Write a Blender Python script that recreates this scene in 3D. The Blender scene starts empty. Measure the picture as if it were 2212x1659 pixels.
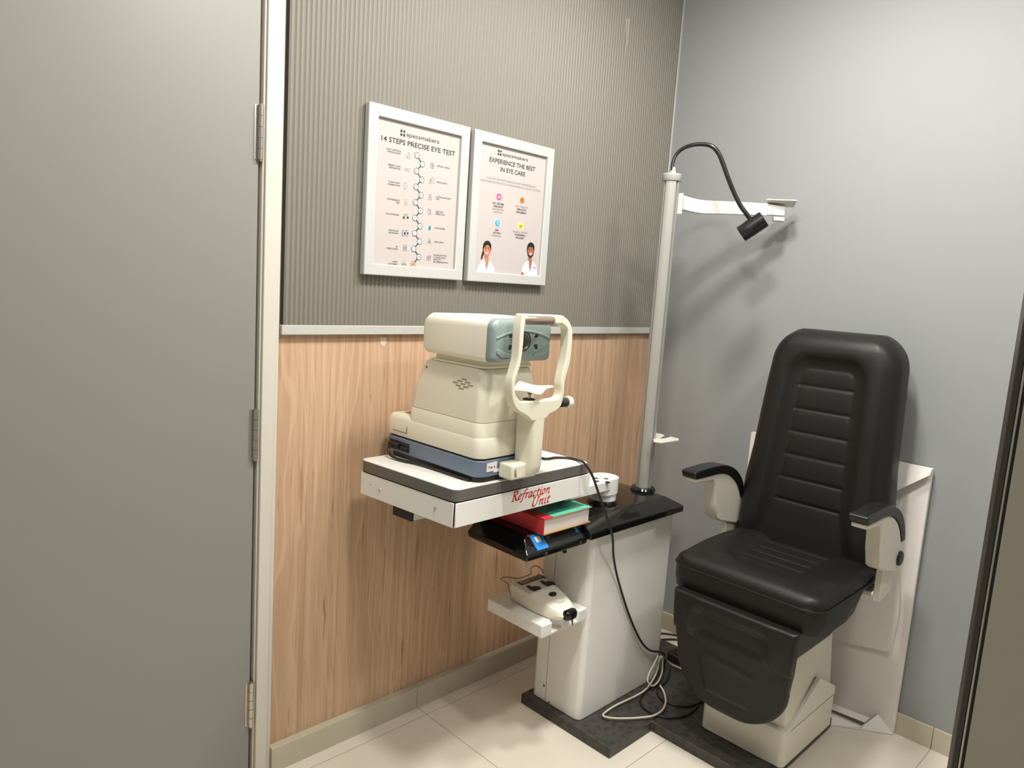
import bpy, bmesh, math, random
from mathutils import Vector, Matrix
from math import sin, cos, pi, sqrt, radians as Rd
random.seed(11)
C = bpy.context.scene.collection

# ------------------------------------------------------------------ camera (calibrated on the room's edges)
IW, IH = 2212, 1659
FOC, YAW, PIT, ROL = 1572.77, 0.7863, -0.1388, 0.0661
CPOS = Vector((-2.7374, -1.8715, 1.501))
_f = Vector((cos(PIT)*cos(YAW), cos(PIT)*sin(YAW), sin(PIT)))
_r = _f.cross(Vector((0, 0, 1))).normalized()
_u = _r.cross(_f)
CR = cos(ROL)*_r + sin(ROL)*_u
CU = -sin(ROL)*_r + cos(ROL)*_u
CF = _f
def hit(ax, val, px, py):
    """point of the world plane axis=val that was surveyed at this place of the photograph"""
    d = CF + CR*((px-IW/2)/FOC) - CU*((py-IH/2)/FOC)
    return CPOS + d*((val-CPOS[ax])/d[ax])
def HX(x, px, py): return hit(0, x, px, py)
def HY(y, px, py): return hit(1, y, px, py)
def HZ(z, px, py): return hit(2, z, px, py)
cam = bpy.data.cameras.new('camera'); co = bpy.data.objects.new('camera', cam); C.objects.link(co)
cam.sensor_width = 36.0; cam.sensor_fit = 'HORIZONTAL'; cam.lens = FOC/IW*36.0; cam.clip_start = 0.02
M = Matrix((CR, CU, -CF)).transposed().to_4x4(); M.translation = CPOS
co.matrix_world = M
bpy.context.scene.camera = co

# ------------------------------------------------------------------ materials
def lin(h):
    h = h.lstrip('#'); o = []
    for i in (0, 2, 4):
        v = int(h[i:i+2], 16)/255
        o.append(v/12.92 if v <= .04045 else ((v+.055)/1.055)**2.4)
    return (*o, 1)
def col(c): return lin(c) if isinstance(c, str) else (*c[:3], 1)
def mat(name, c, rough=.5, metal=0., coat=0., spec=.5, bump=0., bscale=200., vary=0., vscale=3.):
    m = bpy.data.materials.new(name); m.use_nodes = True
    nt = m.node_tree; b = nt.nodes['Principled BSDF']
    b.inputs['Base Color'].default_value = col(c); b.inputs['Roughness'].default_value = rough
    b.inputs['Metallic'].default_value = metal; b.inputs['Coat Weight'].default_value = coat
    b.inputs['Coat Roughness'].default_value = .05
    b.inputs['Specular IOR Level'].default_value = spec
    if bump or vary:
        tc = nt.nodes.new('ShaderNodeTexCoord')
    if bump:
        n = nt.nodes.new('ShaderNodeTexNoise'); n.inputs['Scale'].default_value = bscale; n.inputs['Detail'].default_value = 3
        bp = nt.nodes.new('ShaderNodeBump'); bp.inputs['Strength'].default_value = bump; bp.inputs['Distance'].default_value = .001
        nt.links.new(tc.outputs['Object'], n.inputs['Vector']); nt.links.new(n.outputs['Fac'], bp.inputs['Height'])
        nt.links.new(bp.outputs['Normal'], b.inputs['Normal'])
    if vary:
        n = nt.nodes.new('ShaderNodeTexNoise'); n.inputs['Scale'].default_value = vscale; n.inputs['Detail'].default_value = 4
        mx = nt.nodes.new('ShaderNodeMix'); mx.data_type = 'RGBA'
        cc = col(c); mx.inputs[6].default_value = tuple(v*(1-vary) for v in cc[:3])+(1,)
        mx.inputs[7].default_value = tuple(min(1, v*(1+vary)) for v in cc[:3])+(1,)
        nt.links.new(tc.outputs['Object'], n.inputs['Vector']); nt.links.new(n.outputs['Fac'], mx.inputs[0])
        nt.links.new(mx.outputs[2], b.inputs['Base Color'])
    return m

MT = {}
def dm(k, *a, **kw): MT[k] = mat(k, *a, **kw)
dm('flute', (.196, .182, .152), rough=.55, vary=.05, vscale=2)
dm('strip', (.50, .49, .47), rough=.35)
dm('wallgrey', (.29, .302, .304), rough=.62, bump=.12, bscale=140, vary=.025, vscale=1.6)
dm('walldim', (.45, .45, .43), rough=.7)
dm('walloff', (.5, .48, .44), rough=.7)
dm('ceil', (.8, .79, .76), rough=.8)
dm('door', (.248, .241, .219), rough=.42, vary=.03, vscale=1.2)
dm('doorframe', (.62, .585, .52), rough=.35)
dm('dark', (.02, .019, .017), rough=.6)
dm('edgeband', (.045, .038, .032), rough=.35)
dm('steel', (.55, .52, .47), rough=.28, metal=1)
dm('chrome', (.8, .8, .78), rough=.1, metal=1)
dm('skirting', (.52, .475, .37), rough=.4, vary=.04, vscale=4)
dm('frame', (.50, .50, .485), rough=.35)
dm('paperprint', (.50, .45, .435), rough=.25, coat=.4)
dm('ink', (.03, .03, .032), rough=.5)
dm('inkgrey', (.22, .21, .21), rough=.5)
dm('inkmid', (.10, .10, .10), rough=.5)
dm('inkteal', (.02, .33, .36), rough=.5)
dm('inkwhite', (.85, .84, .82), rough=.4)
dm('pink', (.55, .05, .22), rough=.4)
dm('pinklight', (.75, .40, .52), rough=.4)
dm('orange', (.78, .17, .03), rough=.4)
dm('orangelight', (.80, .50, .36), rough=.4)
dm('blue', (.05, .30, .60), rough=.4)
dm('bluelight', (.42, .57, .72), rough=.4)
dm('yellow', (.80, .52, .02), rough=.4)
dm('yellowlight', (.75, .62, .45), rough=.4)
dm('skinw', (.50, .20, .11), rough=.5)
dm('skinm', (.36, .13, .065), rough=.5)
dm('hairprint', (.012, .009, .008), rough=.5)
dm('coatprint', (.72, .70, .72), rough=.4)
dm('coatfold', (.5, .48, .52), rough=.4)
dm('white', (.84, .825, .79), rough=.32)
dm('laminate', (.90, .89, .86), rough=.3)
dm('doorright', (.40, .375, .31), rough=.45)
dm('whitemetal', (.70, .68, .63), rough=.3)
dm('greyband', (.135, .13, .118), rough=.4)
dm('red', (.60, .010, .014), rough=.35)
dm('gloss', (.006, .006, .006), rough=.09)
dm('rubber', (.011, .011, .011), rough=.5)
dm('cream', (.77, .735, .60), rough=.38)
dm('creamlight', (.86, .82, .69), rough=.35)
dm('seam', (.25, .21, .13), rough=.6)
dm('bluegrey', (.16, .205, .285), rough=.35)
dm('teal', (.225, .285, .272), rough=.3)
dm('forehead', (.20, .155, .115), rough=.3, coat=.5)
dm('lens', (.01, .006, .012), rough=.05, coat=1)
dm('alu', (.40, .39, .36), rough=.4, metal=.3)
dm('capgrey', (.34, .34, .33), rough=.5)
dm('leather', (.0085, .0082, .0075), rough=.45, spec=.36, bump=.25, bscale=520)
dm('armblack', (.009, .0095, .0095), rough=.32)
dm('chairwhite', (.70, .66, .57), rough=.25)
dm('paper', (.82, .785, .745), rough=.6, bump=.35, bscale=14, vary=.03, vscale=6)
dm('bookred', (.62, .035, .04), rough=.4)
dm('bookgreen', (.10, .52, .36), rough=.5)
dm('bookink', (.01, .16, .12), rough=.5)
dm('pages', (.72, .66, .63), rough=.7)
dm('board', (.45, .27, .10), rough=.7)
dm('lcd', (.05, .04, .037), rough=.15)
dm('wire', (.33, .25, .17), rough=.3, metal=.8)
dm('cableblack', (.012, .011, .010), rough=.4)
dm('cablewhite', (.58, .52, .42), rough=.45)
dm('brightblue', (.02, .25, .70), rough=.3)
dm('tape', (.72, .60, .50), rough=.12)

def wood_mat():
    m = bpy.data.materials.new('wood_laminate'); m.use_nodes = True
    nt = m.node_tree; L = nt.links; N = nt.nodes.new; b = nt.nodes['Principled BSDF']
    tc = N('ShaderNodeTexCoord')
    def mp(s, loc=(0, 0, 0)):
        k = N('ShaderNodeMapping'); k.inputs['Scale'].default_value = s; k.inputs['Location'].default_value = loc
        L.new(tc.outputs['Object'], k.inputs['Vector']); return k.outputs['Vector']
    def noise(v, sc, det=4, rough=.55, dist=0):
        n = N('ShaderNodeTexNoise'); n.inputs['Scale'].default_value = sc; n.inputs['Detail'].default_value = det
        n.inputs['Roughness'].default_value = rough; n.inputs['Distortion'].default_value = dist
        L.new(v, n.inputs['Vector']); return n.outputs['Fac']
    def ramp(f, stops):
        r = N('ShaderNodeValToRGB'); e = r.color_ramp.elements
        while len(e) < len(stops): e.new(.5)
        for q, (p, c) in zip(e, stops): q.position = p; q.color = (*c, 1)
        L.new(f, r.inputs['Fac']); return r.outputs['Color']
    def mix(f, a, bb, mode='MIX'):
        x = N('ShaderNodeMix'); x.data_type = 'RGBA'; x.blend_type = mode
        if isinstance(f, float): x.inputs[0].default_value = f
        else: L.new(f, x.inputs[0])
        for i, s in ((6, a), (7, bb)):
            if isinstance(s, tuple): x.inputs[i].default_value = (*s, 1)
            else: L.new(s, x.inputs[i])
        return x.outputs[2]
    base = ramp(noise(mp((7, 7, .35)), 1, 3), [(.3, (.50, .325, .205)), (.5, (.58, .385, .25)), (.7, (.63, .43, .285))])
    g1 = noise(mp((60, 60, 1.1), (3, 0, 0)), 1, 5, .65)
    c = mix(ramp(g1, [(.36, (1, 1, 1)), (.58, (0, 0, 0))]), base, (.48, .305, .185))
    # cathedral figure: distorted rings stretched upright
    wv = N('ShaderNodeTexWave'); wv.wave_type = 'BANDS'; wv.bands_direction = 'X'
    wv.inputs['Scale'].default_value = 5.0; wv.inputs['Distortion'].default_value = 14; wv.inputs['Detail'].default_value = 2
    wv.inputs['Detail Scale'].default_value = .9
    L.new(mp((1.6, 1.6, .32), (1.7, 0, .4)), wv.inputs['Vector'])
    c = mix(ramp(wv.outputs['Fac'], [(.86, (0, 0, 0)), (.98, (.30, .30, .30))]), c, (.70, .50, .35))
    c = mix(ramp(wv.outputs['Fac'], [(.0, (.22, .22, .22)), (.09, (0, 0, 0))]), c, (.42, .25, .145))
    # dark flecks
    fl = noise(mp((34, 34, 2.6), (9, 2, 1)), 1, 2, .5)
    c = mix(ramp(fl, [(.68, (0, 0, 0)), (.77, (.6, .6, .6))]), c, (.26, .14, .075))
    g2 = noise(mp((150, 150, 1.6), (5, 1, 2)), 1, 3, .6)
    c = mix(ramp(g2, [(.30, (.32, .32, .32)), (.42, (0, 0, 0))]), c, (.36, .205, .115))
    c = mix(ramp(g2, [(.60, (0, 0, 0)), (.72, (.35, .35, .35))]), c, (.74, .54, .385))
    f2 = noise(mp((95, 95, 5.5), (2, 7, 3)), 1, 2, .5)
    c = mix(ramp(f2, [(.70, (0, 0, 0)), (.76, (.65, .65, .65))]), c, (.19, .095, .05))
    # plank joints, uneven widths
    sx = N('ShaderNodeSeparateXYZ'); L.new(tc.outputs['Object'], sx.inputs[0])
    jn = None
    for k, x in enumerate((-1.68, -1.565, -1.44, -1.30, -1.19, -1.055, -.93, -.80, -.69, -.55, -.42, -.29, -.16)):
        a = N('ShaderNodeMath'); a.operation = 'COMPARE'; a.inputs[1].default_value = x; a.inputs[2].default_value = .0011 if k % 2 else .0007
        L.new(sx.outputs[0], a.inputs[0])
        if jn is None: jn = a.outputs[0]
        else:
            s = N('ShaderNodeMath'); s.operation = 'MAXIMUM'; L.new(jn, s.inputs[0]); L.new(a.outputs[0], s.inputs[1]); jn = s.outputs[0]
    jm = N('ShaderNodeMath'); jm.operation = 'MULTIPLY'; jm.inputs[1].default_value = .32; L.new(jn, jm.inputs[0])
    c = mix(jm.outputs[0], c, (.20, .10, .05))
    L.new(c, b.inputs['Base Color']); b.inputs['Roughness'].default_value = .5
    return m
def tile_mat():
    m = bpy.data.materials.new('floor_tile'); m.use_nodes = True
    nt = m.node_tree; L = nt.links; N = nt.nodes.new; b = nt.nodes['Principled BSDF']
    tc = N('ShaderNodeTexCoord'); sx = N('ShaderNodeSeparateXYZ'); L.new(tc.outputs['Object'], sx.inputs[0])
    def line(out, off):
        a = N('ShaderNodeMath'); a.operation = 'ADD'; a.inputs[1].default_value = off; L.new(out, a.inputs[0])
        w = N('ShaderNodeMath'); w.operation = 'PINGPONG'; w.inputs[1].default_value = .31; L.new(a.outputs[0], w.inputs[0])
        k = N('ShaderNodeMath'); k.operation = 'LESS_THAN'; k.inputs[1].default_value = .0011; L.new(w.outputs[0], k.inputs[0]); return k.outputs[0]
    mx = N('ShaderNodeMath'); mx.operation = 'MAXIMUM'
    L.new(line(sx.outputs[0], 1.24), mx.inputs[0]); L.new(line(sx.outputs[1], .06), mx.inputs[1])
    n = N('ShaderNodeTexNoise'); n.inputs['Scale'].default_value = 3.5; n.inputs['Detail'].default_value = 6; L.new(tc.outputs['Object'], n.inputs['Vector'])
    r = N('ShaderNodeValToRGB'); r.color_ramp.elements[0].position = .35; r.color_ramp.elements[0].color = (.69, .625, .525, 1)
    r.color_ramp.elements[1].position = .7; r.color_ramp.elements[1].color = (.75, .69, .59, 1); L.new(n.outputs['Fac'], r.inputs['Fac'])
    c = N('ShaderNodeMix'); c.data_type = 'RGBA'; L.new(mx.outputs[0], c.inputs[0]); L.new(r.outputs['Color'], c.inputs[6])
    c.inputs[7].default_value = (.30, .24, .17, 1); L.new(c.outputs[2], b.inputs['Base Color'])
    b.inputs['Roughness'].default_value = .3
    return m
def mat_rubber():
    m = bpy.data.materials.new('pebbled_rubber'); m.use_nodes = True
    nt = m.node_tree; L = nt.links; N = nt.nodes.new; b = nt.nodes['Principled BSDF']
    tc = N('ShaderNodeTexCoord'); v = N('ShaderNodeTexVoronoi'); v.inputs['Scale'].default_value = 42; L.new(tc.outputs['Object'], v.inputs['Vector'])
    r = N('ShaderNodeValToRGB'); r.color_ramp.elements[0].position = .30; r.color_ramp.elements[0].color = (.030, .028, .026, 1)
    r.color_ramp.elements[1].position = .55; r.color_ramp.elements[1].color = (.052, .046, .040, 1); L.new(v.outputs['Distance'], r.inputs['Fac'])
    L.new(r.outputs['Color'], b.inputs['Base Color']); b.inputs['Roughness'].default_value = .42
    bp = N('ShaderNodeBump'); bp.inputs['Strength'].default_value = .3; bp.inputs['Distance'].default_value = .001; bp.invert = True
    L.new(v.outputs['Distance'], bp.inputs['Height']); L.new(bp.outputs['Normal'], b.inputs['Normal'])
    return m
MT['wood'] = wood_mat(); MT['tile'] = tile_mat(); MT['pebble'] = mat_rubber()

# ------------------------------------------------------------------ mesh helpers
class MB:
    def __init__(s, xf=None): s.v = []; s.f = []; s.m = []; s.xf = xf
    def add(s, vs, fs, m=0):
        o = len(s.v)
        for p in vs:
            p = Vector(p); s.v.append(s.xf @ p if s.xf else p)
        for f in fs: s.f.append([i+o for i in f]); s.m.append(m)
        return s
    def box(s, x0, x1, y0, y1, z0, z1, m=0):
        return s.add([(x, y, z) for z in (z0, z1) for y in (y0, y1) for x in (x0, x1)],
                     [(0, 2, 3, 1), (4, 5, 7, 6), (0, 1, 5, 4), (2, 6, 7, 3), (0, 4, 6, 2), (1, 3, 7, 5)], m)
    def prism(s, poly, ax, a, b, m=0):
        def P(p, t):
            return (t, p[0], p[1]) if ax == 'x' else ((p[0], t, p[1]) if ax == 'y' else (p[0], p[1], t))
        n = len(poly)
        vs = [P(p, a) for p in poly]+[P(p, b) for p in poly]
        fs = [list(range(n)), list(range(n, 2*n))]+[(i, (i+1) % n, n+(i+1) % n, n+i) for i in range(n)]
        return s.add(vs, fs, m)
    def hull2(s, A, B, m=0):
        """solid between two loops of equal length (3D points)"""
        n = len(A)
        return s.add(list(A)+list(B), [list(range(n)), list(range(n, 2*n))]+[(i, (i+1) % n, n+(i+1) % n, n+i) for i in range(n)], m)
    def loft(s, loops, m=0, caps=True):
        n = len(loops[0]); vs = [p for l in loops for p in l]; fs = []
        for k in range(len(loops)-1):
            for i in range(n): fs.append((k*n+i, k*n+(i+1) % n, (k+1)*n+(i+1) % n, (k+1)*n+i))
        if caps: fs += [list(range(n)), list(range((len(loops)-1)*n, len(loops)*n))]
        return s.add(vs, fs, m)
    def ring(s, O, I, ax, a, b, m=0):
        """frame solid between an outer and an inner 2D loop of equal length"""
        def P(p, t): return (t, p[0], p[1]) if ax == 'x' else ((p[0], t, p[1]) if ax == 'y' else (p[0], p[1], t))
        n = len(O); vs = [P(p, a) for p in O]+[P(p, a) for p in I]+[P(p, b) for p in O]+[P(p, b) for p in I]; fs = []
        for i in range(n):
            j = (i+1) % n
            fs += [(i, j, n+j, n+i), (2*n+i, 2*n+j, 3*n+j, 3*n+i), (i, j, 2*n+j, 2*n+i), (n+i, n+j, 3*n+j, 3*n+i)]
        return s.add(vs, fs, m)
    def tube(s, pts, r, n=10, m=0, caps=True):
        pts = [Vector(p) for p in pts]; N = len(pts); loops = []; up = None
        for i, p in enumerate(pts):
            t = (pts[min(i+1, N-1)]-pts[max(i-1, 0)]).normalized()
            if up is None:
                up = t.orthogonal().normalized()
            up = (up-t*up.dot(t)).normalized(); w = t.cross(up)
            rr = r[i] if isinstance(r, (list, tuple)) else r
            loops.append([p+up*(rr*cos(2*pi*k/n))+w*(rr*sin(2*pi*k/n)) for k in range(n)])
        return s.loft(loops, m, caps)
    def cyl(s, p0, p1, r0, r1=None, n=28, m=0):
        return s.tube([p0, p1], [r0, r0 if r1 is None else r1], n, m)
    def lathe(s, p0, axis, prof, n=28, m=0):
        p0 = Vector(p0); ax = Vector(axis).normalized(); u = ax.orthogonal().normalized(); w = ax.cross(u)
        return s.loft([[p0+ax*h+u*(r*cos(2*pi*k/n))+w*(r*sin(2*pi*k/n)) for k in range(n)] for r, h in prof], m)
    def build(s, name, mats, parent=None, bevel=0, seg=2, ang=35, sub=0, blim=30):
        me = bpy.data.meshes.new(name); me.from_pydata([tuple(p) for p in s.v], [], s.f)
        for k in (mats if isinstance(mats, (list, tuple)) else [mats]): me.materials.append(MT[k])
        me.polygons.foreach_set('material_index', s.m)
        bm = bmesh.new(); bm.from_mesh(me); bmesh.ops.recalc_face_normals(bm, faces=bm.faces); bm.to_mesh(me); bm.free()
        me.polygons.foreach_set('use_smooth', [True]*len(me.polygons)); me.set_sharp_from_angle(angle=Rd(ang))
        me.update()
        o = bpy.data.objects.new(name, me); C.objects.link(o)
        if parent is not None: attach(o, parent)
        if bevel:
            b = o.modifiers.new('bevel', 'BEVEL'); b.width = bevel; b.segments = seg; b.limit_method = 'ANGLE'; b.angle_limit = Rd(blim); b.harden_normals = False
        if sub:
            d = o.modifiers.new('sub', 'SUBSURF'); d.levels = sub; d.render_levels = sub
        return o
LOC = {}
def attach(o, parent):
    o.parent = parent; o.matrix_parent_inverse = Matrix.Translation(-LOC.get(parent.name, Vector((0, 0, 0))))
def thing(name, label, cat, loc, group=None):
    o = bpy.data.objects.new(name, None); C.objects.link(o); o.location = loc; o.empty_display_size = .05
    LOC[o.name] = Vector(loc); tag(o, label, cat, group); return o
def tag(o, label, cat, group=None):
    o['label'] = label; o['category'] = cat
    if group: o['group'] = group
    return o
def struct(o, label=None, cat=None):
    o['kind'] = 'structure'
    if label: o['label'] = label
    if cat: o['category'] = cat
    return o
def cr(P, k=6):
    P = [Vector(p) for p in P]; Q = [P[0]*2-P[1]]+P+[P[-1]*2-P[-2]]; out = []
    for i in range(1, len(Q)-2):
        a, b, c, d = Q[i-1:i+3]
        for j in range(k):
            t = j/k
            out.append(.5*((2*b)+(c-a)*t+(2*a-5*b+4*c-d)*t*t+(3*b-a-3*c+d)*t**3))
    return out+[P[-1]]
def rrect(x0, x1, y0, y1, r, n=5):
    o = []
    for cx, cy, a in ((x1-r, y1-r, 0), (x0+r, y1-r, 90), (x0+r, y0+r, 180), (x1-r, y0+r, 270)):
        for k in range(n+1):
            t = Rd(a+90*k/n); o.append((cx+r*cos(t), cy+r*sin(t)))
    return o
def sstep(a, b, x):
    t = max(0, min(1, (x-a)/(b-a))); return t*t*(3-2*t)

# ------------------------------------------------------------------ the room
RX0, RY0, CH = -4.0, -2.5, 2.75
struct(MB().box(RX0, .1, RY0, .1, -.06, 0).build('floor', 'tile'), 'cream square floor tiles with thin joints', 'floor')
struct(MB().box(RX0, .1, RY0, .1, CH, CH+.06).build('ceiling', 'ceil'), 'plain white ceiling of the test room', 'ceiling')
XF = -1.785
wl = struct(MB().box(XF, .1, .022, .12, 0, CH).build('wall_left', 'walloff'), 'wall with ribbed taupe panelling above wood panelling', 'wall')
MB().box(XF, 0, .015, .0225, .0, 1.33).build('wood_panel', 'wood', wl)['label'] = 'light wood grain panelling on the lower wall'
# ribbed upper panel
pit, mb = .0146, MB()
prof = []
x = XF+.012
while x < -.003:
    for dx, y in ((0, .0028), (.0012, .0028), (.0034, -.0006), (.0058, -.0012), (.0092, -.0012), (.0116, -.0006), (.0137, .0028)):
        if x+dx < -.002: prof.append((x+dx, y))
    x += pit
prof += [(-.002, .02), (XF+.012, .02)]
vs = [(p[0], p[1], z) for z in (1.338, CH) for p in prof]; n = len(prof)
mb.add(vs, [(i, i+1, n+i+1, n+i) for i in range(n-1)])
mb.build('ribbed_panel', 'flute', wl, ang=60)['label'] = 'taupe vertical ribbed panelling on the upper wall'
for a_, c_ in (((1353.5, 40), (1351, 118)), ((1358.5, 40), (1354.5, 98))):
    q1, q2 = HY(-.0024, *a_), HY(-.0024, *c_)
    MB().hull2([q1, q1+Vector((.0028, 0, 0)), q2+Vector((.0016, 0, 0)), q2], [p_+Vector((0, .001, 0)) for p_ in (q1, q1+Vector((.0028, 0, 0)), q2+Vector((.0016, 0, 0)), q2)]).build('pale_mark', 'walloff', wl)  # thin off-white upright strips over the ribs
struct(MB().box(XF+.006, 0, -.003, .02, 1.3155, 1.3425).build('trim_1', 'strip', bevel=.0015), 'pale grey strip between ribbed and wood panelling', 'trim')
struct(MB().box(-.006, .0, -.006, .0, 1.3425, CH).build('trim_2', 'strip', bevel=.001), 'thin light bead in the wall corner', 'trim')
struct(MB().box(0, .1, RY0, .022, 0, CH).build('wall_right', 'wallgrey'), 'plain grey painted wall behind the chair', 'wall')
struct(MB().box(RX0, .1, RY0-.1, RY0, 0, CH).build('wall_near', 'walldim'), 'plain wall opposite the panelled wall', 'wall')
struct(MB().box(RX0-.1, RX0, RY0, .1, 0, CH).build('wall_far', 'walldim'), 'plain wall facing the chair', 'wall')
b = MB()
b.box(XF, -1.2455, -.010, .02, 0, .079).box(-1.2445, -.62, -.0105, .02, 0, .0785).box(-.619, -.01, -.010, .02, 0, .078)
struct(b.build('baseboard_left', 'skirting', bevel=.0012), 'low beige tiled skirting under the wood panelling', 'baseboard')
b = MB(); b.box(-.01, 0, -1.299, 0, 0, .078).box(-.0102, 0, -1.92, -1.3005, 0, .078).box(-.01, 0, RY0, -1.921, 0, .078)
struct(b.build('baseboard_right', 'skirting', bevel=.0012), 'low beige tiled skirting under the grey wall', 'baseboard')
# closed door in the panelled wall
d1 = struct(MB().box(-2.762, -1.853, .0, .04, .006, 2.30).build('door_1', 'door', bevel=.001), 'closed plain grey door with three hinges', 'door')
b = MB(); b.box(-1.838, -1.803, -.012, .1, 0, 2.36).box(-1.803, XF, .001, .1, 0, 2.36)
b.box(-1.8545, -1.849, .010, .05, 0, 2.31).box(-1.844, -1.838, -.004, .1, 0, 2.36)
b.box(-2.815, -2.778, -.012, .1, 0, 2.36).box(-2.815, XF, -.012, .1, 2.325, 2.36)
b.build('door_frame', 'doorframe', d1, bevel=.002)['label'] = 'off-white painted door frame'
MB().box(-2.80, -1.80, .045, .06, 0, 2.33).build('door_gap', 'dark', d1)
for z0, z1 in ((1.772, 1.909), (.973, 1.113), (.180, .315)):
    h = MB()
    for k in range(5):
        a = z0+(z1-z0)*k/5; h.cyl((-1.8515, -.007, a+.0006), (-1.8515, -.007, a+(z1-z0)/5-.0006), .0072, n=16)
    h.cyl((-1.8515, -.007, z0-.004), (-1.8515, -.007, z1+.003), .004, n=12)
    h.box(-1.866, -1.8515, -.0015, .001, z0, z1)
    h.build('hinge', 'steel', d1)['label'] = 'brushed metal butt hinge'
struct(MB().box(RX0, -2.815, .0, .12, 0, CH).box(-2.815, XF, .0, .12, 2.36, CH).build('wall_door', 'wallgrey'), 'wall around the grey door', 'wall')
# open door leaf at the near right
E = Vector((-1.545, -1.646, 0)); ly = Rd(-72); lv = Vector((cos(ly), sin(ly), 0)); nf = Vector((-cos(ly+pi/2), -sin(ly+pi/2), 0))
def leaf(a, b_, n0, n1, z0, z1):
    P = [E+lv*a+nf*n0, E+lv*b_+nf*n0, E+lv*b_+nf*n1, E+lv*a+nf*n1]
    return [p+Vector((0, 0, z0)) for p in P], [p+Vector((0, 0, z1)) for p in P]
TH = .042
d2 = struct(MB().hull2(*leaf(.0, .88, .0, TH-.004, .006, 2.3)).build('door_2', 'edgeband', bevel=.001), 'edge of an open grey door at the near right', 'door')
MB().hull2(*leaf(-.001, .0075, TH-.006, TH, .006, 2.3)).build('edge_strip', 'edgeband', d2, bevel=.0015)['label'] = 'dark brown edge strip of the door'
MB().hull2(*leaf(.0075, .0105, TH-.006, TH+.0015, .006, 2.3)).build('edge_bead', 'steel', d2, bevel=.001)['label'] = 'thin metal bead along the door edge'
MB().hull2(*leaf(.0105, .0145, TH-.006, TH-.003, .006, 2.3)).build('edge_gap', 'dark', d2)['label'] = 'black seal groove'
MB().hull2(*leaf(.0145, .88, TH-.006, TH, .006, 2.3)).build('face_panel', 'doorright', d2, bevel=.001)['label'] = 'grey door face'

# ------------------------------------------------------------------ posters
def textmesh(body, size, x, z, y, align='CENTER', shear=0., thick=0., width=None, sx=1.):
    cu = bpy.data.curves.new('t', 'FONT'); cu.body = body; cu.size = size; cu.align_x = align; cu.shear = shear; cu.offset = thick; cu.resolution_u = 3
    ob = bpy.data.objects.new('t', cu); me = bpy.data.meshes.new_from_object(ob)
    vs = [v.co.copy() for v in me.vertices]; fs = [list(p.vertices) for p in me.polygons]
    bpy.data.objects.remove(ob); bpy.data.meshes.remove(me); bpy.data.curves.remove(cu)
    if not vs: return [], []
    if width:
        x0 = min(v.x for v in vs); x1 = max(v.x for v in vs); sx = width/(x1-x0)
        if align == 'CENTER':
            mid = (x0+x1)/2
            for v in vs: v.x -= mid
    return [(x+v.x*sx, y, z+v.y) for v in vs], fs
def disc(mb, x, z, y, rx, rz, n=20, m=0, a0=0, a1=360):
    P = [(x+rx*cos(Rd(a0+(a1-a0)*k/n)), y, z+rz*sin(Rd(a0+(a1-a0)*k/n))) for k in range(n+(a1-a0 != 360))]
    mb.add(P, [list(range(len(P)))], m)
def annulus(mb, x, z, y, r0, r1, n=20, m=0):
    P = [(x+r*cos(2*pi*k/n), y, z+r*sin(2*pi*k/n)) for r in (r0, r1) for k in range(n)]
    mb.add(P, [(k, (k+1) % n, n+(k+1) % n, n+k) for k in range(n)], m)
def stroke(mb, pts, w, y, m=0):
    pts = [Vector((p[0], 0, p[1])) for p in pts]
    for a, b_ in zip(pts, pts[1:]):
        d = (b_-a); 
        if d.length < 1e-7: continue
        d.normalize(); nn = Vector((-d.z, 0, d.x))*w/2; e = d*w*.3
        yo = y-1.2e-5*(len(mb.f) % 30)
        mb.add([(p.x, yo, p.z) for p in (a-e+nn, a-e-nn, b_+e-nn, b_+e+nn)], [(0, 1, 2, 3)], m)
def lines(name, items, mt, parent, y):
    mb = MB()
    for it in items:
        vs, fs = textmesh(*it[:4], y, **(it[4] if len(it) > 4 else {}))
        mb.add(vs, fs)
    return mb.build(name, mt, parent)
def each(mb_list, name, mats, parent, **kw):
    for b_ in mb_list: b_.build(name, mats, parent, **kw)

YB = -.0155
def poster(label, x0, x1, z0, z1, cl):
    fw = .034
    t = thing('framed_poster', label, 'poster', ((x0+x1)/2, 0, z0))
    b = MB(); b.ring([(x0, z0), (x1, z0), (x1, z1), (x0, z1)], [(x0+fw, z0+fw), (x1-fw, z0+fw), (x1-fw, z1-fw), (x0+fw, z1-fw)], 'y', -.026, -.0035)
    b.build('picture_frame', 'frame', t, bevel=.003)['label'] = 'white picture frame'
    p = MB().box(x0+fw-.004, x1-fw+.004, YB, -.0045, z0+fw-.004, z1-fw+.004).build('poster_print', 'paperprint', t)
    p['label'] = 'printed poster sheet'
    return t, p
def mk(px0, zx, zy):           # picture detail -> point of the poster plane
    v = HY(YB, 760+zx/3.7696, 200+zy/3.7696); return v.x, v.z
X1, X2, X3, X4, ZB, ZT = -1.5389, -1.1569, -1.1367, -.7551, 1.4946, 1.9826
Y1, Y2, Y3, Y4 = YB-.0004, YB-.0008, YB-.0012, YB-.0016
def logo(par, cx, cz, s):
    mb = MB()
    q = s*.30
    for i, (a, c) in enumerate(((-1, 1), (1, 1), (-1, -1), (1, -1))):
        X, Z = cx+a*s*.26, cz+c*s*.26
        if i in (0, 3): mb.add([(X-q*.62, Y1, Z-q*.62), (X+q*.62, Y1, Z-q*.62), (X+q*.62, Y1, Z+q*.62), (X-q*.62, Y1, Z+q*.62)], [(0, 1, 2, 3)])
        else: disc(mb, X, Z, Y1, q*.68, q*.68, 6 if i == 1 else 14)
    mb.build('logo_mark', 'ink', par)

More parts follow.
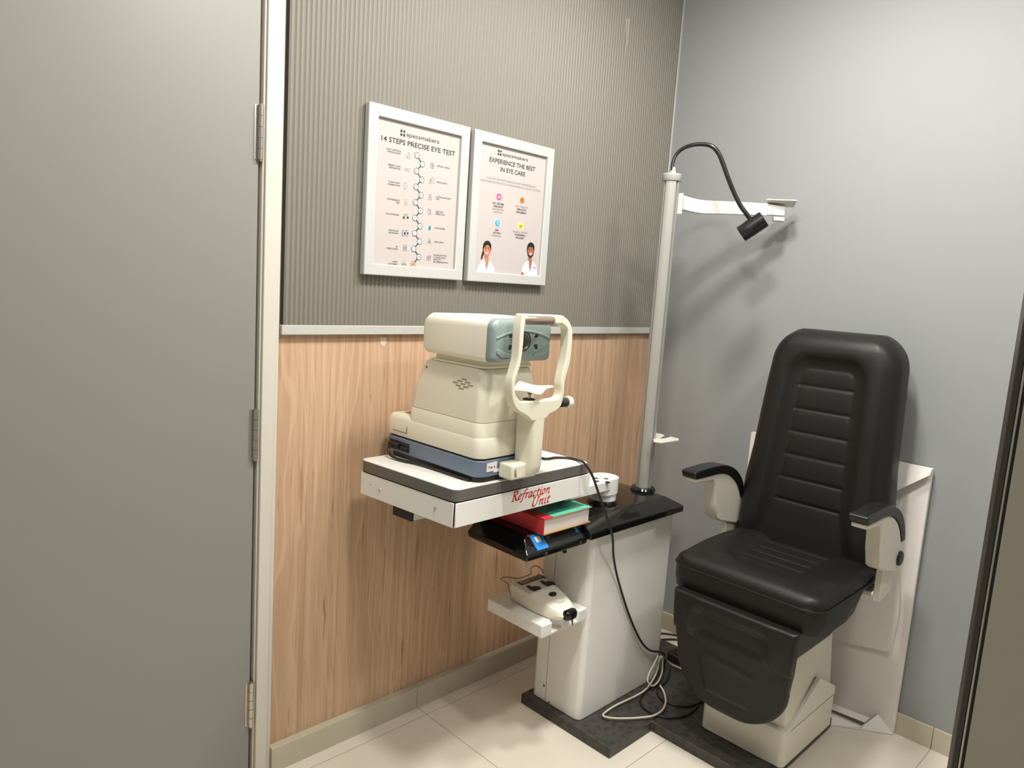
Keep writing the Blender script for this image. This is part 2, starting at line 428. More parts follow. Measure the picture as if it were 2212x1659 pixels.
# left poster
t1, p1 = poster('white framed poster with a numbered chain of fourteen eye test steps', X1, X2, ZB, ZT, None)
f = lambda a, b_: mk(0, a, b_)
lx, lz = f(415, 330); logo(p1, lx, lz, .020)
ax, az = f(446, 352); bx, bz = f(712, 400)
lines('brand_lettering', [('specsmakers', .0172, (ax+bx)/2, (az+bz)/2-.0040, dict(width=bx-ax, thick=.0003))], 'inkmid', p1, Y1)
ax, az = f(240, 387); bx, bz = f(840, 500)
lines('title_lettering', [('14 STEPS PRECISE EYE TEST', .0205, (ax+bx)/2, (az+bz)/2-.0035, dict(width=bx-ax, thick=.0003))], 'ink', p1, Y1)
cc = [(530, 512), (573, 583), (526, 638), (569, 710), (521, 767), (563, 836), (517, 893), (558, 963), (513, 1020), (555, 1088), (509, 1145), (551, 1213), (504, 1272), (545, 1338), (498, 1398)]
cw = [f(*c) for c in cc]
mb = MB()
for a, c in zip(cw, cw[1:]): stroke(mb, [a, c], .0034, Y1)
mb.build('step_chain', 'ink', p1)
rr = .0088
for i, c in enumerate(cw):
    mb = MB(); annulus(mb, c[0], c[1], Y3, rr*.86, rr*1.06, 24, 0); disc(mb, c[0], c[1], Y2, rr*.9, rr*.9, 24, 1)
    if i < 14:
        vs, fs = textmesh(str(i+1), .0118, c[0], c[1]-.0041, Y3, sx=.95, thick=.0003); mb.add(vs, fs, 3)
    else:
        disc(mb, *c, Y3, rr*.62, rr*.62, 18, 2)
        stroke(mb, [(c[0]+rr*.3*cos(Rd(a)), c[1]+rr*.3*sin(Rd(a))) for a in range(200, 345, 20)], .0008, Y4, 0)
        for sg in (-1, 1): disc(mb, c[0]+sg*rr*.2, c[1]+rr*.18, Y4, .0008, .0008, 8, 0)
    mb.build('step_circle', ['inkmid', 'inkwhite', 'orange', 'inkteal'], p1)
cap = []
def capt(rows, zx, zy, al, s=.0064, dz=.0072):
    x, z = f(zx, zy)
    lines('caption', [(r_, s, x, z-.002-dz*k, dict(align=al, thick=.00012)) for k, r_ in enumerate(rows)], 'inkmid', p1, Y1)
capt(['HAND SANITIZE &', 'INTRODUCTION'], 400, 480, 'RIGHT'); capt(['PRESENT GLASS', 'PRESCRIPTION'], 397, 605, 'RIGHT')
capt(['TORCH LIGHT', 'EXAMINATION'], 393, 740, 'RIGHT'); capt(['CONVERGENCE', 'TEST'], 390, 880, 'RIGHT')
capt(['JCC & FOGGING'], 385, 998, 'RIGHT'); capt(['BINOCULAR', 'BALANCING'], 380, 1128, 'RIGHT')
capt(['RX', 'VERIFICATION'], 375, 1256, 'RIGHT'); capt(['HAPPY', 'CUSTOMERS'], 372, 1380, 'RIGHT')
capt(['HISTORY TAKING'], 692, 597, 'LEFT'); capt(['VISION CHECK'], 690, 728, 'LEFT'); capt(['COVER & UNCOVER', 'TEST'], 685, 848, 'LEFT')
capt(['OBJECTIVE', 'REFRACTION'], 680, 968, 'LEFT'); capt(['DUOCHROME'], 675, 1102, 'LEFT'); capt(['NEAR VISION'], 670, 1215, 'LEFT')
capt(['RX EXPLANATION', 'COUNSELLING &', 'PRODUCT', 'RECOMMENDATION'], 665, 1322, 'LEFT')
# small line icons
W_ = .0009; IM = ['inkgrey', 'ink', 'bluelight', 'inkteal']
def ic(zx, zy, paths, s=.010, m=0, w=W_):
    x, z = f(zx, zy); mb = MB()
    for P in paths: stroke(mb, [(x+a*s, z+c*s) for a, c in P], w, Y1, m)
    if (zx, zy) == (438, 1005):
        for q in (423, 455):
            x, z = f(q, 1018); disc(mb, x, z, Y2, .0035, .0038, 14, 1)
    mb.build('icon', IM, p1)
def circ(cx, cy, r, a0=0, a1=360, st=24): return [(cx+r*cos(Rd(a)), cy+r*sin(Rd(a))) for a in range(a0, a1+1, st)]
ic(455, 510, [[(.1, -.9), (.9, -.9), (.9, .1), (.7, .35), (.3, .35), (.1, .1), (.1, -.9)], [(.5, .35), (.5, .8), (0, .8)], [(-1, -.4), (-.6, -.2), (-.1, -.4), (.3, -.35)], [(-1, -.9), (-.5, -.8), (.0, -.95)]])
ic(448, 628, [circ(-.5, 0, .42), circ(.5, 0, .42), [(-.15, .15), (.15, .15)]])
ic(435, 760, [circ(-.0, .35, .6, -30, 250), [(-.35, -.15), (-.35, -.9), (.3, -.9), (.3, -.5), (.5, -.3), (.55, .2)]])
ic(437, 893, [circ(.1, -.3, .5), [(-.1, .0), (-.1, .5)], [(-.7, .8), (-.3, .8)], [(.3, .8), (.7, .8)]])
ic(438, 1005, [[(-.8, .5), (.8, .5)], [(-.5, .5), (-.5, -.1)], [(.5, .5), (.5, -.1)], [(0, .5), (0, .0)], [(-.2, .5), (-.2, .1)], [(.25, .5), (.25, .1)]])
ic(432, 1268, [[(-.6, -.7), (-.6, 1), (.6, 1), (.6, -.7)], circ(0, .15, .55), [(-.5, .2), (.5, .2)], circ(-.25, .1, .16, 0, 360, 45), circ(.25, .1, .16, 0, 360, 45), [(-.6, -.9), (-.3, -.6), (.3, -.6), (.6, -.9)]])
ic(425, 1390, [circ(-.55, -.2, .2, 0, 360, 40), circ(.55, -.2, .2, 0, 360, 40), circ(0, .0, .22, 0, 360, 40), [(-.9, -.9), (-.85, -.5), (-.25, -.5), (-.2, -.9), (-.9, -.9)], [(.9, -.9), (.85, -.5), (.25, -.5), (.2, -.9), (.9, -.9)], [(-.25, -.9), (-.2, -.3), (.2, -.3), (.25, -.9)], [(-.6, .55), (-.4, .75)], [(-.1, .7), (.1, .95)], [(.4, .6), (.6, .8)]])
ic(653, 592, [circ(0, .7, .22, 0, 360, 40), circ(-.45, .2, .3, 0, 360, 40), circ(.45, .2, .3, 0, 360, 40), [(-.6, -.9), (-.5, -.1), (.5, -.1), (.6, -.9), (-.6, -.9)], circ(.1, -.5, .3, 0, 360, 40)])
ic(650, 718, [[(-.1, -.4), (.1, .9), (.8, .9), (.8, -.6), (.2, -.6)], circ(-.5, .3, .33, 0, 360, 40), [(-.9, -.9), (-.8, -.2), (-.2, -.2), (-.2, -.9), (-.9, -.9)]])
ic(637, 848, [circ(-.05, .35, .5, 0, 360, 30), circ(.15, .2, .35, 0, 360, 40), [(-.6, -.9), (-.6, -.4), (-.2, -.2), (.5, -.4), (.6, -.9), (-.6, -.9)]])
ic(632, 968, [circ(-.3, .7, .25, 0, 360, 40), [(-.6, -.9), (-.6, .4), (-.1, .4), (.1, 0), (.5, .2), (.6, -.9), (-.6, -.9)], [(.0, -.9), (.0, -.3), (.5, -.2)], circ(.2, .3, .25, 0, 360, 40)])
ic(630, 1208, [circ(-.05, .55, .38, 0, 360, 30), circ(.25, .1, .3, 0, 360, 30), [(-.7, -.9), (-.5, -.2), (.5, -.3), (.8, -.9)], [(-.2, -.2), (0, -.9), (.3, -.3)]])
ic(625, 1345, [circ(-.4, .3, .3, 0, 360, 30), circ(.35, .3, .3, 0, 360, 30), [(-.8, -.8), (-.7, -.1), (-.1, -.1), (.0, -.8)], [(.1, -.8), (.2, .6), (.8, .7), (.7, -.8)], [(-.9, -.8), (.9, -.8)]])
mb = MB()
for zx in (421, 448):
    x, z = f(zx, 1145); disc(mb, x, z, Y1, .0062, .0095, 18, 1); disc(mb, x+.0004, z, Y2, .0048, .0082, 18, 2); disc(mb, x+.0022, z, Y3, .0024, .0046, 14, 1)
mb.build('icon', IM, p1)
x, z = f(633, 1103); mb = MB(); mb.add([(x+a*.0042, Y1, z+c*.0068) for a, c in ((-1, -1), (1, -1), (1, 1), (-1, 1))], [(0, 1, 2, 3)], 3); disc(mb, x+.0004, z, Y2, .0018, .004, 10, 1)
mb.build('icon', IM, p1)

# right poster
t2, p2 = poster('white framed poster with two smiling people and four round badges', X3, X4, ZB, ZT, None)
lx, lz = f(1204, 490); logo(p2, lx, lz, .020)
ax, az = f(1226, 510); bx, bz = f(1434, 545)
lines('brand_lettering', [('specsmakers', .0160, (ax+bx)/2, (az+bz)/2-.0040, dict(width=bx-ax, thick=.0003))], 'inkmid', p2, Y1)
ax, az = f(1120, 560); bx, bz = f(1493, 628); cx_, cz_ = f(1210, 640); dx_, dz_ = f(1411, 668)
lines('title_lettering', [('EXPERIENCE THE BEST', .0205, (ax+bx)/2, (az+bz)/2-.003, dict(width=bx-ax, thick=.0003)),
      ('IN EYE CARE', .0205, (cx_+dx_)/2, (cz_+dz_)/2-.0035, dict(width=dx_-cx_, thick=.0003))], 'ink', p2, Y1)
ax, az = f(1097, 700); bx, bz = f(1497, 762); cx_, cz_ = f(1050, 718); dx_, dz_ = f(1533, 798)
lines('subtitle_lettering', [('OUR OPTOMETRISTS ARE QUALIFIED PROFESSIONALS', .0095, (ax+bx)/2, (az+bz)/2-.003, dict(width=bx-ax)),
      ('FROM REPUTED INSTITUTES AND PROVIDE ACCURATE EYE TESTS', .0095, (cx_+dx_)/2, (cz_+dz_)/2-.003, dict(width=dx_-cx_))], 'inkgrey', p2, Y1)
def blk(zx, zy, rows, dz=.0098):
    x, z = f(zx, zy)
    mb = MB()
    for k, (s, bd) in enumerate(rows):
        vs, fs = textmesh(s, .0088, x, z-.003-dz*k, Y1, thick=.0002 if bd else 0, sx=.86); mb.add(vs, fs, 0 if bd else 1)
    mb.build('caption', ['ink', 'inkgrey'], p2)
blk(1193, 905, [('B.SC / DIPLOMA', 1), ('GRADUATES', 1), ('FROM REPUTED', 0), ('INSTITUTES', 0)])
blk(1383, 932, [('100% CALIBRATED', 0), ('REFRACTION', 1), ('INSTRUMENTS', 1)])
blk(1181, 1120, [('1000+', 1), ('EYE TESTS', 1), ('PERFORMED', 0)])
blk(1370, 1138, [('TRAINED & CERTIFIED', 0), ('IN DISPENSING', 1), ('EYEGLASSES', 1)])
for (zx, zy), a, b_, kind in (((1197, 850), 'pinklight', 'pink', 0), ((1386, 878), 'orangelight', 'orange', 1), ((1185, 1063), 'bluelight', 'blue', 2), ((1374, 1087), 'yellowlight', 'yellow', 3)):
    x, z = f(zx, zy); mb = MB(); disc(mb, x, z, Y1, .0148, .0148, 26, 0); disc(mb, x, z, Y2, .0108, .0108, 26, 1)
    if kind == 0:
        mb.add([(x+a_*.006, Y3, z+c*.005+.001) for a_, c in ((-1.1, .2), (0, .8), (1.1, .2), (0, -.4))], [(0, 1, 2, 3)], 2); mb.add([(x+a_*.0035, Y3, z+c*.004-.002) for a_, c in ((-1, .5), (1, .5), (1, -.6), (-1, -.6))], [(0, 1, 2, 3)], 2)
    elif kind == 1:
        disc(mb, x, z+.002, Y3, .0028, .0045, 12, 3); stroke(mb, [(x, z), (x, z-.007)], .002, Y3, 3)
    elif kind == 2:
        stroke(mb, [(x-.003, z+.004), (x, z+.0065), (x+.0025, z+.003), (x-.002, z-.002), (x+.003, z-.004)], .003, Y3, 2)
    else:
        for s in (-1, 1): annulus(mb, x+s*.0032, z, Y3, .0016, .0028, 14, 3)
        stroke(mb, [(x-.006, z-.003), (x+.006, z-.003)], .001, Y3, 3)
    mb.build('round_badge', [a, b_, 'inkwhite', 'inkmid'], p2)
def portrait(name, cx, cz, s, woman, flip):
    """flat printed head and shoulders; s = head half-width in metres, cz = chin-to-crown centre"""
    mb = MB()
    def P(a, c): return cx+(a*flip)*s, cz+c*s
    def poly(pts, y, m): mb.add([(P(*p)[0], y, P(*p)[1]) for p in pts], [list(range(len(pts)))], m)
    bot = (ZB+.034-cz)/s
    if woman: poly([(-.75, .1), (-1.05, -.6), (-1.25, -1.6), (-1.0, -1.75), (-.7, -1.0), (-.55, -.3)], Y1, 1)
    poly([(-.45, -.7), (.42, -.7), (.5, -1.9), (.8, -2.3), (.25, max(-3.7, bot+.1)), (-.2, max(-3.2, bot+.3)), (-.6, -2.3), (-.5, -1.6)], Y1, 0)        # neck
    poly([(-.35, -1.7), (-1.3, -2.2), (-1.75, -2.9), (-2.0, bot), (2.1, bot), (1.8, -2.8), (1.2, -2.1), (.55, -1.7), (.3, max(-3.0, bot+.9)), (.1, max(-3.6, bot+.35)), (-.15, max(-2.9, bot+.9))], Y2, 2)
    for a in ((-.35, .1, -1.75, max(-3.6, bot+.35)), (.55, .25, -1.75, max(-3.3, bot+.5))): stroke(mb, [P(a[0], a[2]), P(a[1], a[3])], s*.09, Y3, 3)
    stroke(mb, [P(.1, max(-3.6, bot+.35)), P(.15, bot)], s*.07, Y3, 3)
    if not woman:
        poly([(-2.05, bot), (-1.9, bot+.45), (-1.45, bot+.5), (-1.3, bot)], Y3, 0)
        stroke(mb, [P(.9, -2.9), P(1.5, -2.85)], s*.1, Y3, 1)
    poly([(.95*cos(Rd(a)), .15+1.05*sin(Rd(a))+(.25 if a < 180 else 0)) for a in range(0, 360, 20)], Y2, 1)             # hair
    face = [(.78*cos(Rd(a)), -.12+(.88 if sin(Rd(a)) > 0 else 1.05)*sin(Rd(a))) for a in range(0, 360, 18)]
    poly(face, Y3, 0)
    if woman:
        poly([(-.8, .1), (-.72, .75), (-.1, 1.0), (.0, .85), (-.5, .45)], Y4, 1); poly([(.8, .1), (.72, .75), (.0, 1.0), (.0, .85), (.55, .5)], Y4, 1)
    else:
        poly([(-.8, .35), (-.7, .85), (.7, .85), (.8, .35), (.5, .62), (-.5, .62)], Y4, 1)
        for sg in (-1, 1): poly([(sg*.79, -.2), (sg*.72, -.75), (sg*.35, -1.12), (0, -1.2), (0, -.98), (sg*.35, -.85), (sg*.6, -.5)], Y4, 1)
    for sg in (-1, 1):
        x, z = P(sg*.33, .12); disc(mb, x, z, Y4, s*.13, s*.06, 10, 1); stroke(mb, [P(sg*.15, .30), P(sg*.5, .32)], s*.07, Y4, 1)
    stroke(mb, [P(.02, .1), P(.08, -.25), P(-.05, -.28)], s*.05, Y4, 3)
    poly([(-.36, -.45), (.36, -.45), (.2, -.68), (0, -.74), (-.2, -.68)], Y4, 2)
    mb.build(name, ['skinw' if woman else 'skinm', 'hairprint', 'coatprint', 'coatfold'], p2)
x, z = f(1100, 1275); portrait('printed_portrait', x, z-.001, .0205, True, 1)
x, z = f(1455, 1285); portrait('printed_portrait', x, z-.001, .0205, False, 1)

# ------------------------------------------------------------------ base plate
bp_ = MB().prism([(-.931, -.215), (-.931, -.618), (-.697, -.618), (-.697, -1.018), (-.160, -1.018), (-.160, -.215)], 'z', .0, .036)
tag(bp_.build('base_plate', 'pebble', bevel=.002), 'dark rubber topped L-shaped floor plate under the chair and white column', 'base plate')

# ------------------------------------------------------------------ refraction unit
un = thing('refraction_unit', 'white eye testing stand with black console, instrument table and tall lamp pole', 'medical stand', (-.66, -.35, .036))
col_ = MB().prism(rrect(-.902, -.420, -.458, -.235, .022, 5), 'z', .0368, .702).build('column', 'white', un, bevel=.002)
col_['label'] = 'white sheet metal column'
for px, py, r in ((1198, 1188, .0045), (1219, 1189, .0105), (1175, 1481, .0040), (1186, 1517, .0032)):
    p = HX(-.9022, px, py); MB().cyl(p+Vector((-.0005, 0, 0)), p+Vector((.004, 0, 0)), r, n=18).build('column_hole', 'dark', col_)
MB().box(-.9026, -.9018, -.304, -.3025, .04, .70).build('column_seam', 'inkgrey', col_)
# black console: slab with bevelled top over the column
def rect(x0, x1, y0, y1, z): return [(x0, y0, z), (x1, y0, z), (x1, y1, z), (x0, y1, z)]
cons = MB().loft([rect(-.962, -.424, -.494, -.205, .703), rect(-.962, -.424, -.494, -.205, .727), rect(-.955, -.462, -.432, -.212, .753)]).build('console', 'gloss', un, bevel=.004, seg=3, blim=20)
cons['label'] = 'glossy black console top'
# control box on its left
cb = MB().loft([rect(-1.232, -.958, -.474, -.212, .686), rect(-1.236, -.955, -.478, -.208, .705), rect(-1.205, -.955, -.425, -.225, .7535)]).build('control_box', 'gloss', un, bevel=.005, seg=3, blim=20)
cb['label'] = 'glossy black control box with membrane buttons'
def slope(x, t):               # front slope of the control box: t=0 lip, t=1 top
    return Vector((x, -.478+.053*t, .705+.0485*t))
nrm = Vector((0, -.0485, .053)).normalized()
def patch(x0, x1, t0, t1, name, m, h=.0012):
    A = [slope(x0, t0), slope(x1, t0), slope(x1, t1), slope(x0, t1)]
    return MB().hull2([p+nrm*.0002 for p in A], [p+nrm*h for p in A]).build(name, m, cb)
patch(-1.19, -.972, .1, .92, 'membrane_panel', 'rubber', .0010)
patch(-1.185, -1.135, .14, .86, 'blue_label', 'brightblue', .0014)['label'] = 'blue printed field on the control box'
patch(-1.172, -1.150, .48, .74, 'button', 'inkwhite', .0018)
patch(-1.126, -1.108, .5, .74, 'button', 'inkmid', .0016)
patch(-.992, -.978, .42, .8, 'blue_label', 'brightblue', .0014)['label'] = 'small blue indicator'
for x, t in ((-1.192, .86), (-.966, .62)): MB().cyl(slope(x, t)-nrm*.001, slope(x, t)+nrm*.003, .0035, n=12).build('screw', 'chrome', cb)
for x in (-1.15, -.985): MB().cyl((x, -.476, .697), (x, -.4805, .697), .005, n=12).build('screw', 'chrome', cb)
# pole
PX, PY_ = -.460, -.332
def groove_ring(r):
    P = []
    for q in range(4):
        a0 = 78+90*q
        for a, k in ((-11, 1), (-7.5, 1), (-7.2, .62), (7.2, .62), (7.5, 1), (11, 1), (22, 1), (36, 1), (50, 1), (64, 1), (76, 1)):
            P.append((PX+r*k*cos(Rd(a0+a)), PY_+r*k*sin(Rd(a0+a))))
    return P
pole = MB().prism(groove_ring(.0295), 'z', .752, 1.899).build('pole', 'alu', un, ang=25)
pole['label'] = 'tall grooved aluminium pole'
MB().lathe((PX, PY_, 1.896), (0, 0, 1), [(.0325, 0), (.0345, .003), (.0345, .022), (.0315, .026)]).build('pole_cap', 'capgrey', pole)
MB().lathe((PX, PY_, .751), (0, 0, 1), [(.048, 0), (.048, .006), (.043, .013), (.032, .014)]).build('pole_collar', 'gloss', pole)
# forked hanger plate on the pole
fk = [(px, py) for px, py in ((1412.3, 933.5), (1434, 939), (1435, 941.5), (1427.5, 944.8), (1413.5, 944.0), (1413.5, 944.8), (1431, 947.3), (1445, 944.9), (1447.5, 942.8), (1466, 947.2), (1466, 950.5), (1430, 956.0), (1412.3, 953.5))]
fz = .955
P = [HZ(fz, *q) for q in fk]
hg = MB().hull2(P, [p+Vector((0, 0, -.003)) for p in P]).build('hanger_plate', 'whitemetal', un)
hg['label'] = 'small white forked hanger plate on the pole'
a = HZ(fz, 1411.2, 934); c = HZ(fz, 1411.2, 953)
MB().hull2([a, c, c+Vector((.004, .004, 0)), a+Vector((.004, .004, 0))], [p+Vector((0, 0, -.055)) for p in (a, c, c+Vector((.004, .004, 0)), a+Vector((.004, .004, 0)))]).build('hanger_bracket', 'whitemetal', hg)
# arm for a test head, ending in a tilted plate near the grey wall
A0 = Vector((PX+.028, PY_-.010, 1.826))
P_end = HX(-.15, 1655, 452)
path = [HX(-.415, 1473, 438), HX(-.375, 1491, 443), HX(-.325, 1518, 447.5), HX(-.26, 1560, 449), HX(-.20, 1610, 451), HX(-.150, 1657, 453.5)]
path = cr(path, 5); loops = []
for i, p in enumerate(path):
    t = (path[min(i+1, len(path)-1)]-path[max(i-1, 0)]); t.z = 0; t.normalize(); nn = Vector((t.y, -t.x, 0))
    hgt = .025-.003*i/len(path)
    loops.append([p+nn*.011+Vector((0, 0, hgt)), p-nn*.011+Vector((0, 0, hgt)), p-nn*.011-Vector((0, 0, hgt)), p+nn*.011-Vector((0, 0, hgt))])
arm = MB().loft(loops).build('arm', 'whitemetal', un, bevel=.002)
arm['label'] = 'white curved arm reaching from the pole towards the grey wall'
b = MB(); q = HX(-.428, 1469, 440); b.box(q.x-.002, q.x+.004, q.y-.009, q.y+.010, q.z-.037, q.z+.037); b.build('arm_mount', 'whitemetal', arm, bevel=.001)
N1, N2 = HZ(1.86, 1655, 432), HZ(1.86, 1722, 434.5)
F2, F1 = HX(-.043, 1715, 448.5), HX(-.106, 1657, 446)
pl = MB().hull2([N1, N2, F2, F1], [p+Vector((0, 0, .005)) for p in (N1, N2, F2, F1)]).build('arm_plate', 'whitemetal', arm, bevel=.0035, seg=3)
e = path[-1]; d_ = (N2-N1).normalized()
b = MB()
q1, q2 = HX(-.150, 1654, 440), HX(-.10, 1696, 446); q3, q4 = HX(-.10, 1694.5, 466), HX(-.150, 1657, 464)
off = Vector((.045, .03, 0))
b.hull2([q1, q2, q3, q4], [p+off*.6 for p in (q1, q2, q3, q4)])
f1, f2 = HX(-.125, 1671, 476), HX(-.10, 1694, 478)
b.hull2([f1, f2, f2+off*.8, f1+off*.8], [p+Vector((0, 0, .014)) for p in (f1, f2, f2+off*.8, f1+off*.8)])
b.build('arm_bracket', 'whitemetal', arm, bevel=.0015)
p = HX(-.148, 1666.5, 455); MB().cyl(p+Vector((-.004, -.004, 0)), p+Vector((.002, .002, 0)), .003, n=12).build('screw', 'chrome', arm)
# gooseneck lamp
gp = [((1452, 369), -.46), ((1453.5, 352), -.457), ((1461, 334), -.448), ((1475, 321), -.438), ((1495, 313.5), -.426), ((1517, 311.5), -.412), ((1538, 316), -.400), ((1552, 331), -.388), ((1562, 354), -.376), ((1573, 385), -.362), ((1585, 415), -.346), ((1599, 443), -.330), ((1611, 460), -.318), ((1621, 474), -.306)]
G = cr([HX(x, *q) for q, x in gp], 6)
MB().lathe((PX+.004, PY_, 1.918), (0, 0, 1), [(.012, 0), (.0105, .006), (.0065, .026), (.0055, .028)]).build('gooseneck_ferrule', 'inkwhite', pole)
la = MB().tube(G, [.0055+.0025*min(1, i/40) if i < len(G)-12 else .008 for i in range(len(G))], 14).build('lamp_gooseneck', 'armblack', un)
la['label'] = 'black bent gooseneck of the lamp'
a, c = HX(-.315, 1600, 506.5), HX(-.285, 1651, 472.5); dv = (c-a).normalized()
MB().lathe(a, dv, [(.024, 0), (.0285, .0005), (.030, .003), (.030, .034), (.0285, .035), (.0285, .043), (.030, .044), (.030, (c-a).length-.003), (.027, (c-a).length), (.003, (c-a).length)], 32).build('lamp_head', 'armblack', la)['label'] = 'black cylindrical lamp head'
b = MB(); u = dv.orthogonal().normalized(); w = dv.cross(u)
for k in range(26):
    an = 2*pi*k/26; o = a+u*(.0296*cos(an))+w*(.0296*sin(an)); tn = (-u*sin(an)+w*cos(an))*.0014
    o1, o2 = o+dv*.034, o+dv*.045; rr_ = (u*cos(an)+w*sin(an))*.0008
    b.hull2([o1-tn, o1+tn, o2+tn, o2-tn], [p_+rr_ for p_ in (o1-tn, o1+tn, o2+tn, o2-tn)])
b.build('lamp_fins', 'dark', la)
# swivel hub + bracket
HXc, HYc = -.728, -.345
hub = MB().prism(rrect(HXc-.058, HXc+.056, HYc-.048, HYc+.048, .0455, 8), 'z', .790, .845)
hub.lathe((HXc+.006, HYc, .765), (0, 0, 1), [(.046, 0), (.046, .014), (.0455, .0145), (.0455, .016), (.0465, .0165), (.0475, .026)])
hub = hub.build('swivel_hub', 'white', un, bevel=.0025, blim=50); hub['label'] = 'white rounded swivel hub with four dark holes'
MB().lathe((HXc+.004, HYc, .752), (0, 0, 1), [(.055, 0), (.055, .004), (.05, .013), (.04, .013)]).build('hub_collar', 'gloss', hub)
for px, py in ((1287.5, 1033), (1309.5, 1034), (1289.5, 1039.2), (1312.5, 1040.6)):
    p = HZ(.8453, px, py); MB().cyl(p, p-Vector((0, 0, .003)), .0084, n=20).build('hub_hole', 'dark', hub)
MB().box(-.985, HXc-.02, -.395, -.315, .8095, .8445).build('hub_arm', 'white', hub, bevel=.003)
# instrument table
SHR = Matrix(((1, -.062, 0, 0), (0, 1, 0, 0), (0, 0, 1, 0), (0, 0, 0, 1)))
TX = Matrix.Translation((-1.255, -.262, 0)) @ Matrix.Rotation(Rd(1.0), 4, 'Z') @ SHR @ Matrix.Translation((1.255, .262, 0))
tb = MB(TX).prism(rrect(-1.538, -.972, -.466, -.062, .022, 5), 'z', .9175, .9495).build('table_top', 'greyband', un, bevel=.001)
tb['label'] = 'instrument table with white top and grey edge'
MB(TX).prism(rrect(-1.5375, -.9725, -.4655, -.0625, .0215, 5), 'z', .9495, .9510).build('table_surface', 'laminate', tb)['label'] = 'white laminate table surface'
b = MB(TX); b.box(-1.533, -.966, -.466, -.462, .8465, .914); sk = b.build('front_panel', 'white', tb, bevel=.0018)
sp = MB(TX).box(-1.537, -1.534, -.460, -.068, .8465, .914).build('side_panel', 'white', tb, bevel=.0012)
MB(TX).box(-.970, -.967, -.460, -.068, .8465, .914).build('side_panel', 'white', tb, bevel=.0012)
MB(TX).box(-1.533, -.971, -.070, -.067, .8465, .914).build('rear_panel', 'white', tb, bevel=.0012)
MB(TX).box(-1.531, -.972, -.459, -.072, .849, .917).build('table_core', 'dark', tb)
for y, z in ((-.158, .879), (-.392, .882)): MB(TX).lathe((-1.5369, y, z), (-1, 0, 0), [(.0065, 0), (.0055, .0015), (.0025, .0025), (.002, .001)], 14).build('screw', 'chrome', sp)
MB(TX).cyl((-1.5372, -.116, .884), (-1.536, -.116, .884), .0015, n=10).build('screw_hole', 'dark', sp)
b = MB(TX); b.box(-1.515, -1.40, -.285, -.235, .8455, .8485).box(-1.515, -1.40, -.285, -.282, .815, .8465); b.build('clamp_bracket', 'white', tb, bevel=.001)
MB(TX).box(-1.522, -1.42, -.281, -.20, .812, .843).build('clamp_block', 'rubber', tb, bevel=.002)['label'] = 'black block under the table'
# broad-nib italic lettering on the front panel
def nib(mb, pts, ox, oz, s, y, w=.175, ang=38, sl=.22, vs=1.):
    nx, nz = w/2*cos(Rd(ang)), w/2*sin(Rd(ang))
    P = [(p[0]+p[1]*sl, p[1]) for p in pts]
    for a, c in zip(P, P[1:]):
        for h in (1,):
            q = [(a[0]-nx, a[1]-nz), (a[0]+nx, a[1]+nz), (c[0]+nx, c[1]+nz), (c[0]-nx, c[1]-nz)]
            y2 = y-1.2e-5*(len(mb.f) % 40)
            mb.add([(ox+k[0]*s, y2, oz+k[1]*s*vs) for k in q], [(0, 1, 2, 3)])
        # thin hairline so strokes along the nib stay visible
        d = Vector((c[0]-a[0], c[1]-a[1]))
        if d.length > 1e-6:
            n_ = Vector((-d.y, d.x)).normalized()*.045
            mb.add([(ox+k[0]*s, y2-.6e-5, oz+k[1]*s*vs) for k in ((a[0]-n_.x, a[1]-n_.y), (a[0]+n_.x, a[1]+n_.y), (c[0]+n_.x, c[1]+n_.y), (c[0]-n_.x, c[1]-n_.y))], [(0, 1, 2, 3)])
def c2(pts, k=6): return [(v.x, v.y) for v in cr([(p[0], p[1], 0) for p in pts], k)]
GL = {
 'R': (.66, [[(.12, .0), (.12, 1.0)], [(-.02, 0), (.26, 0)], [(-.02, .98), (.12, .98)], c2([(.12, .98), (.34, 1.0), (.48, .84), (.40, .62), (.14, .52)]), c2([(.26, .54), (.42, .20), (.52, .04), (.68, .0)])]),
 'e': (.44, [c2([(.06, .30), (.30, .36), (.34, .50), (.22, .60), (.08, .46), (.04, .22), (.14, .03), (.36, .10)])]),
 'f': (.34, [c2([(.44, .92), (.36, 1.02), (.24, .92), (.16, .5), (.10, .0), (.02, -.26), (-.10, -.22)]), [(.02, .58), (.34, .60)]]),
 'r': (.38, [[(.02, .52), (.12, .60), (.12, .02)], c2([(.12, .36), (.20, .54), (.32, .60), (.36, .52)])]),
 'a': (.50, [c2([(.36, .54), (.20, .60), (.06, .40), (.06, .10), (.16, .02), (.30, .18), (.37, .40)]), c2([(.38, .60), (.37, .20), (.40, .03), (.50, .08)])]),
 'c': (.40, [c2([(.34, .50), (.26, .60), (.12, .52), (.04, .26), (.12, .04), (.34, .10)])]),
 't': (.34, [c2([(.18, .82), (.14, .40), (.13, .10), (.20, .02), (.32, .09)]), [(.00, .58), (.32, .60)]]),
 'i': (.26, [c2([(.02, .52), (.12, .60), (.11, .12), (.16, .02), (.26, .09)]), [(.11, .80), (.14, .86)]]),
 'o': (.48, [c2([(.22, .60), (.08, .46), (.05, .18), (.16, .02), (.32, .12), (.38, .40), (.30, .57), (.20, .60)])]),
 'n': (.54, [[(.02, .52), (.11, .60), (.11, .02)], c2([(.11, .34), (.22, .54), (.34, .60), (.40, .50), (.39, .12), (.44, .02), (.54, .09)])]),
 'U': (.74, [[(.0, .98), (.24, .98)], c2([(.12, .98), (.09, .42), (.14, .10), (.32, .0), (.50, .14), (.58, .50), (.60, .98)]), [(.50, .98), (.72, .98)]]),
}
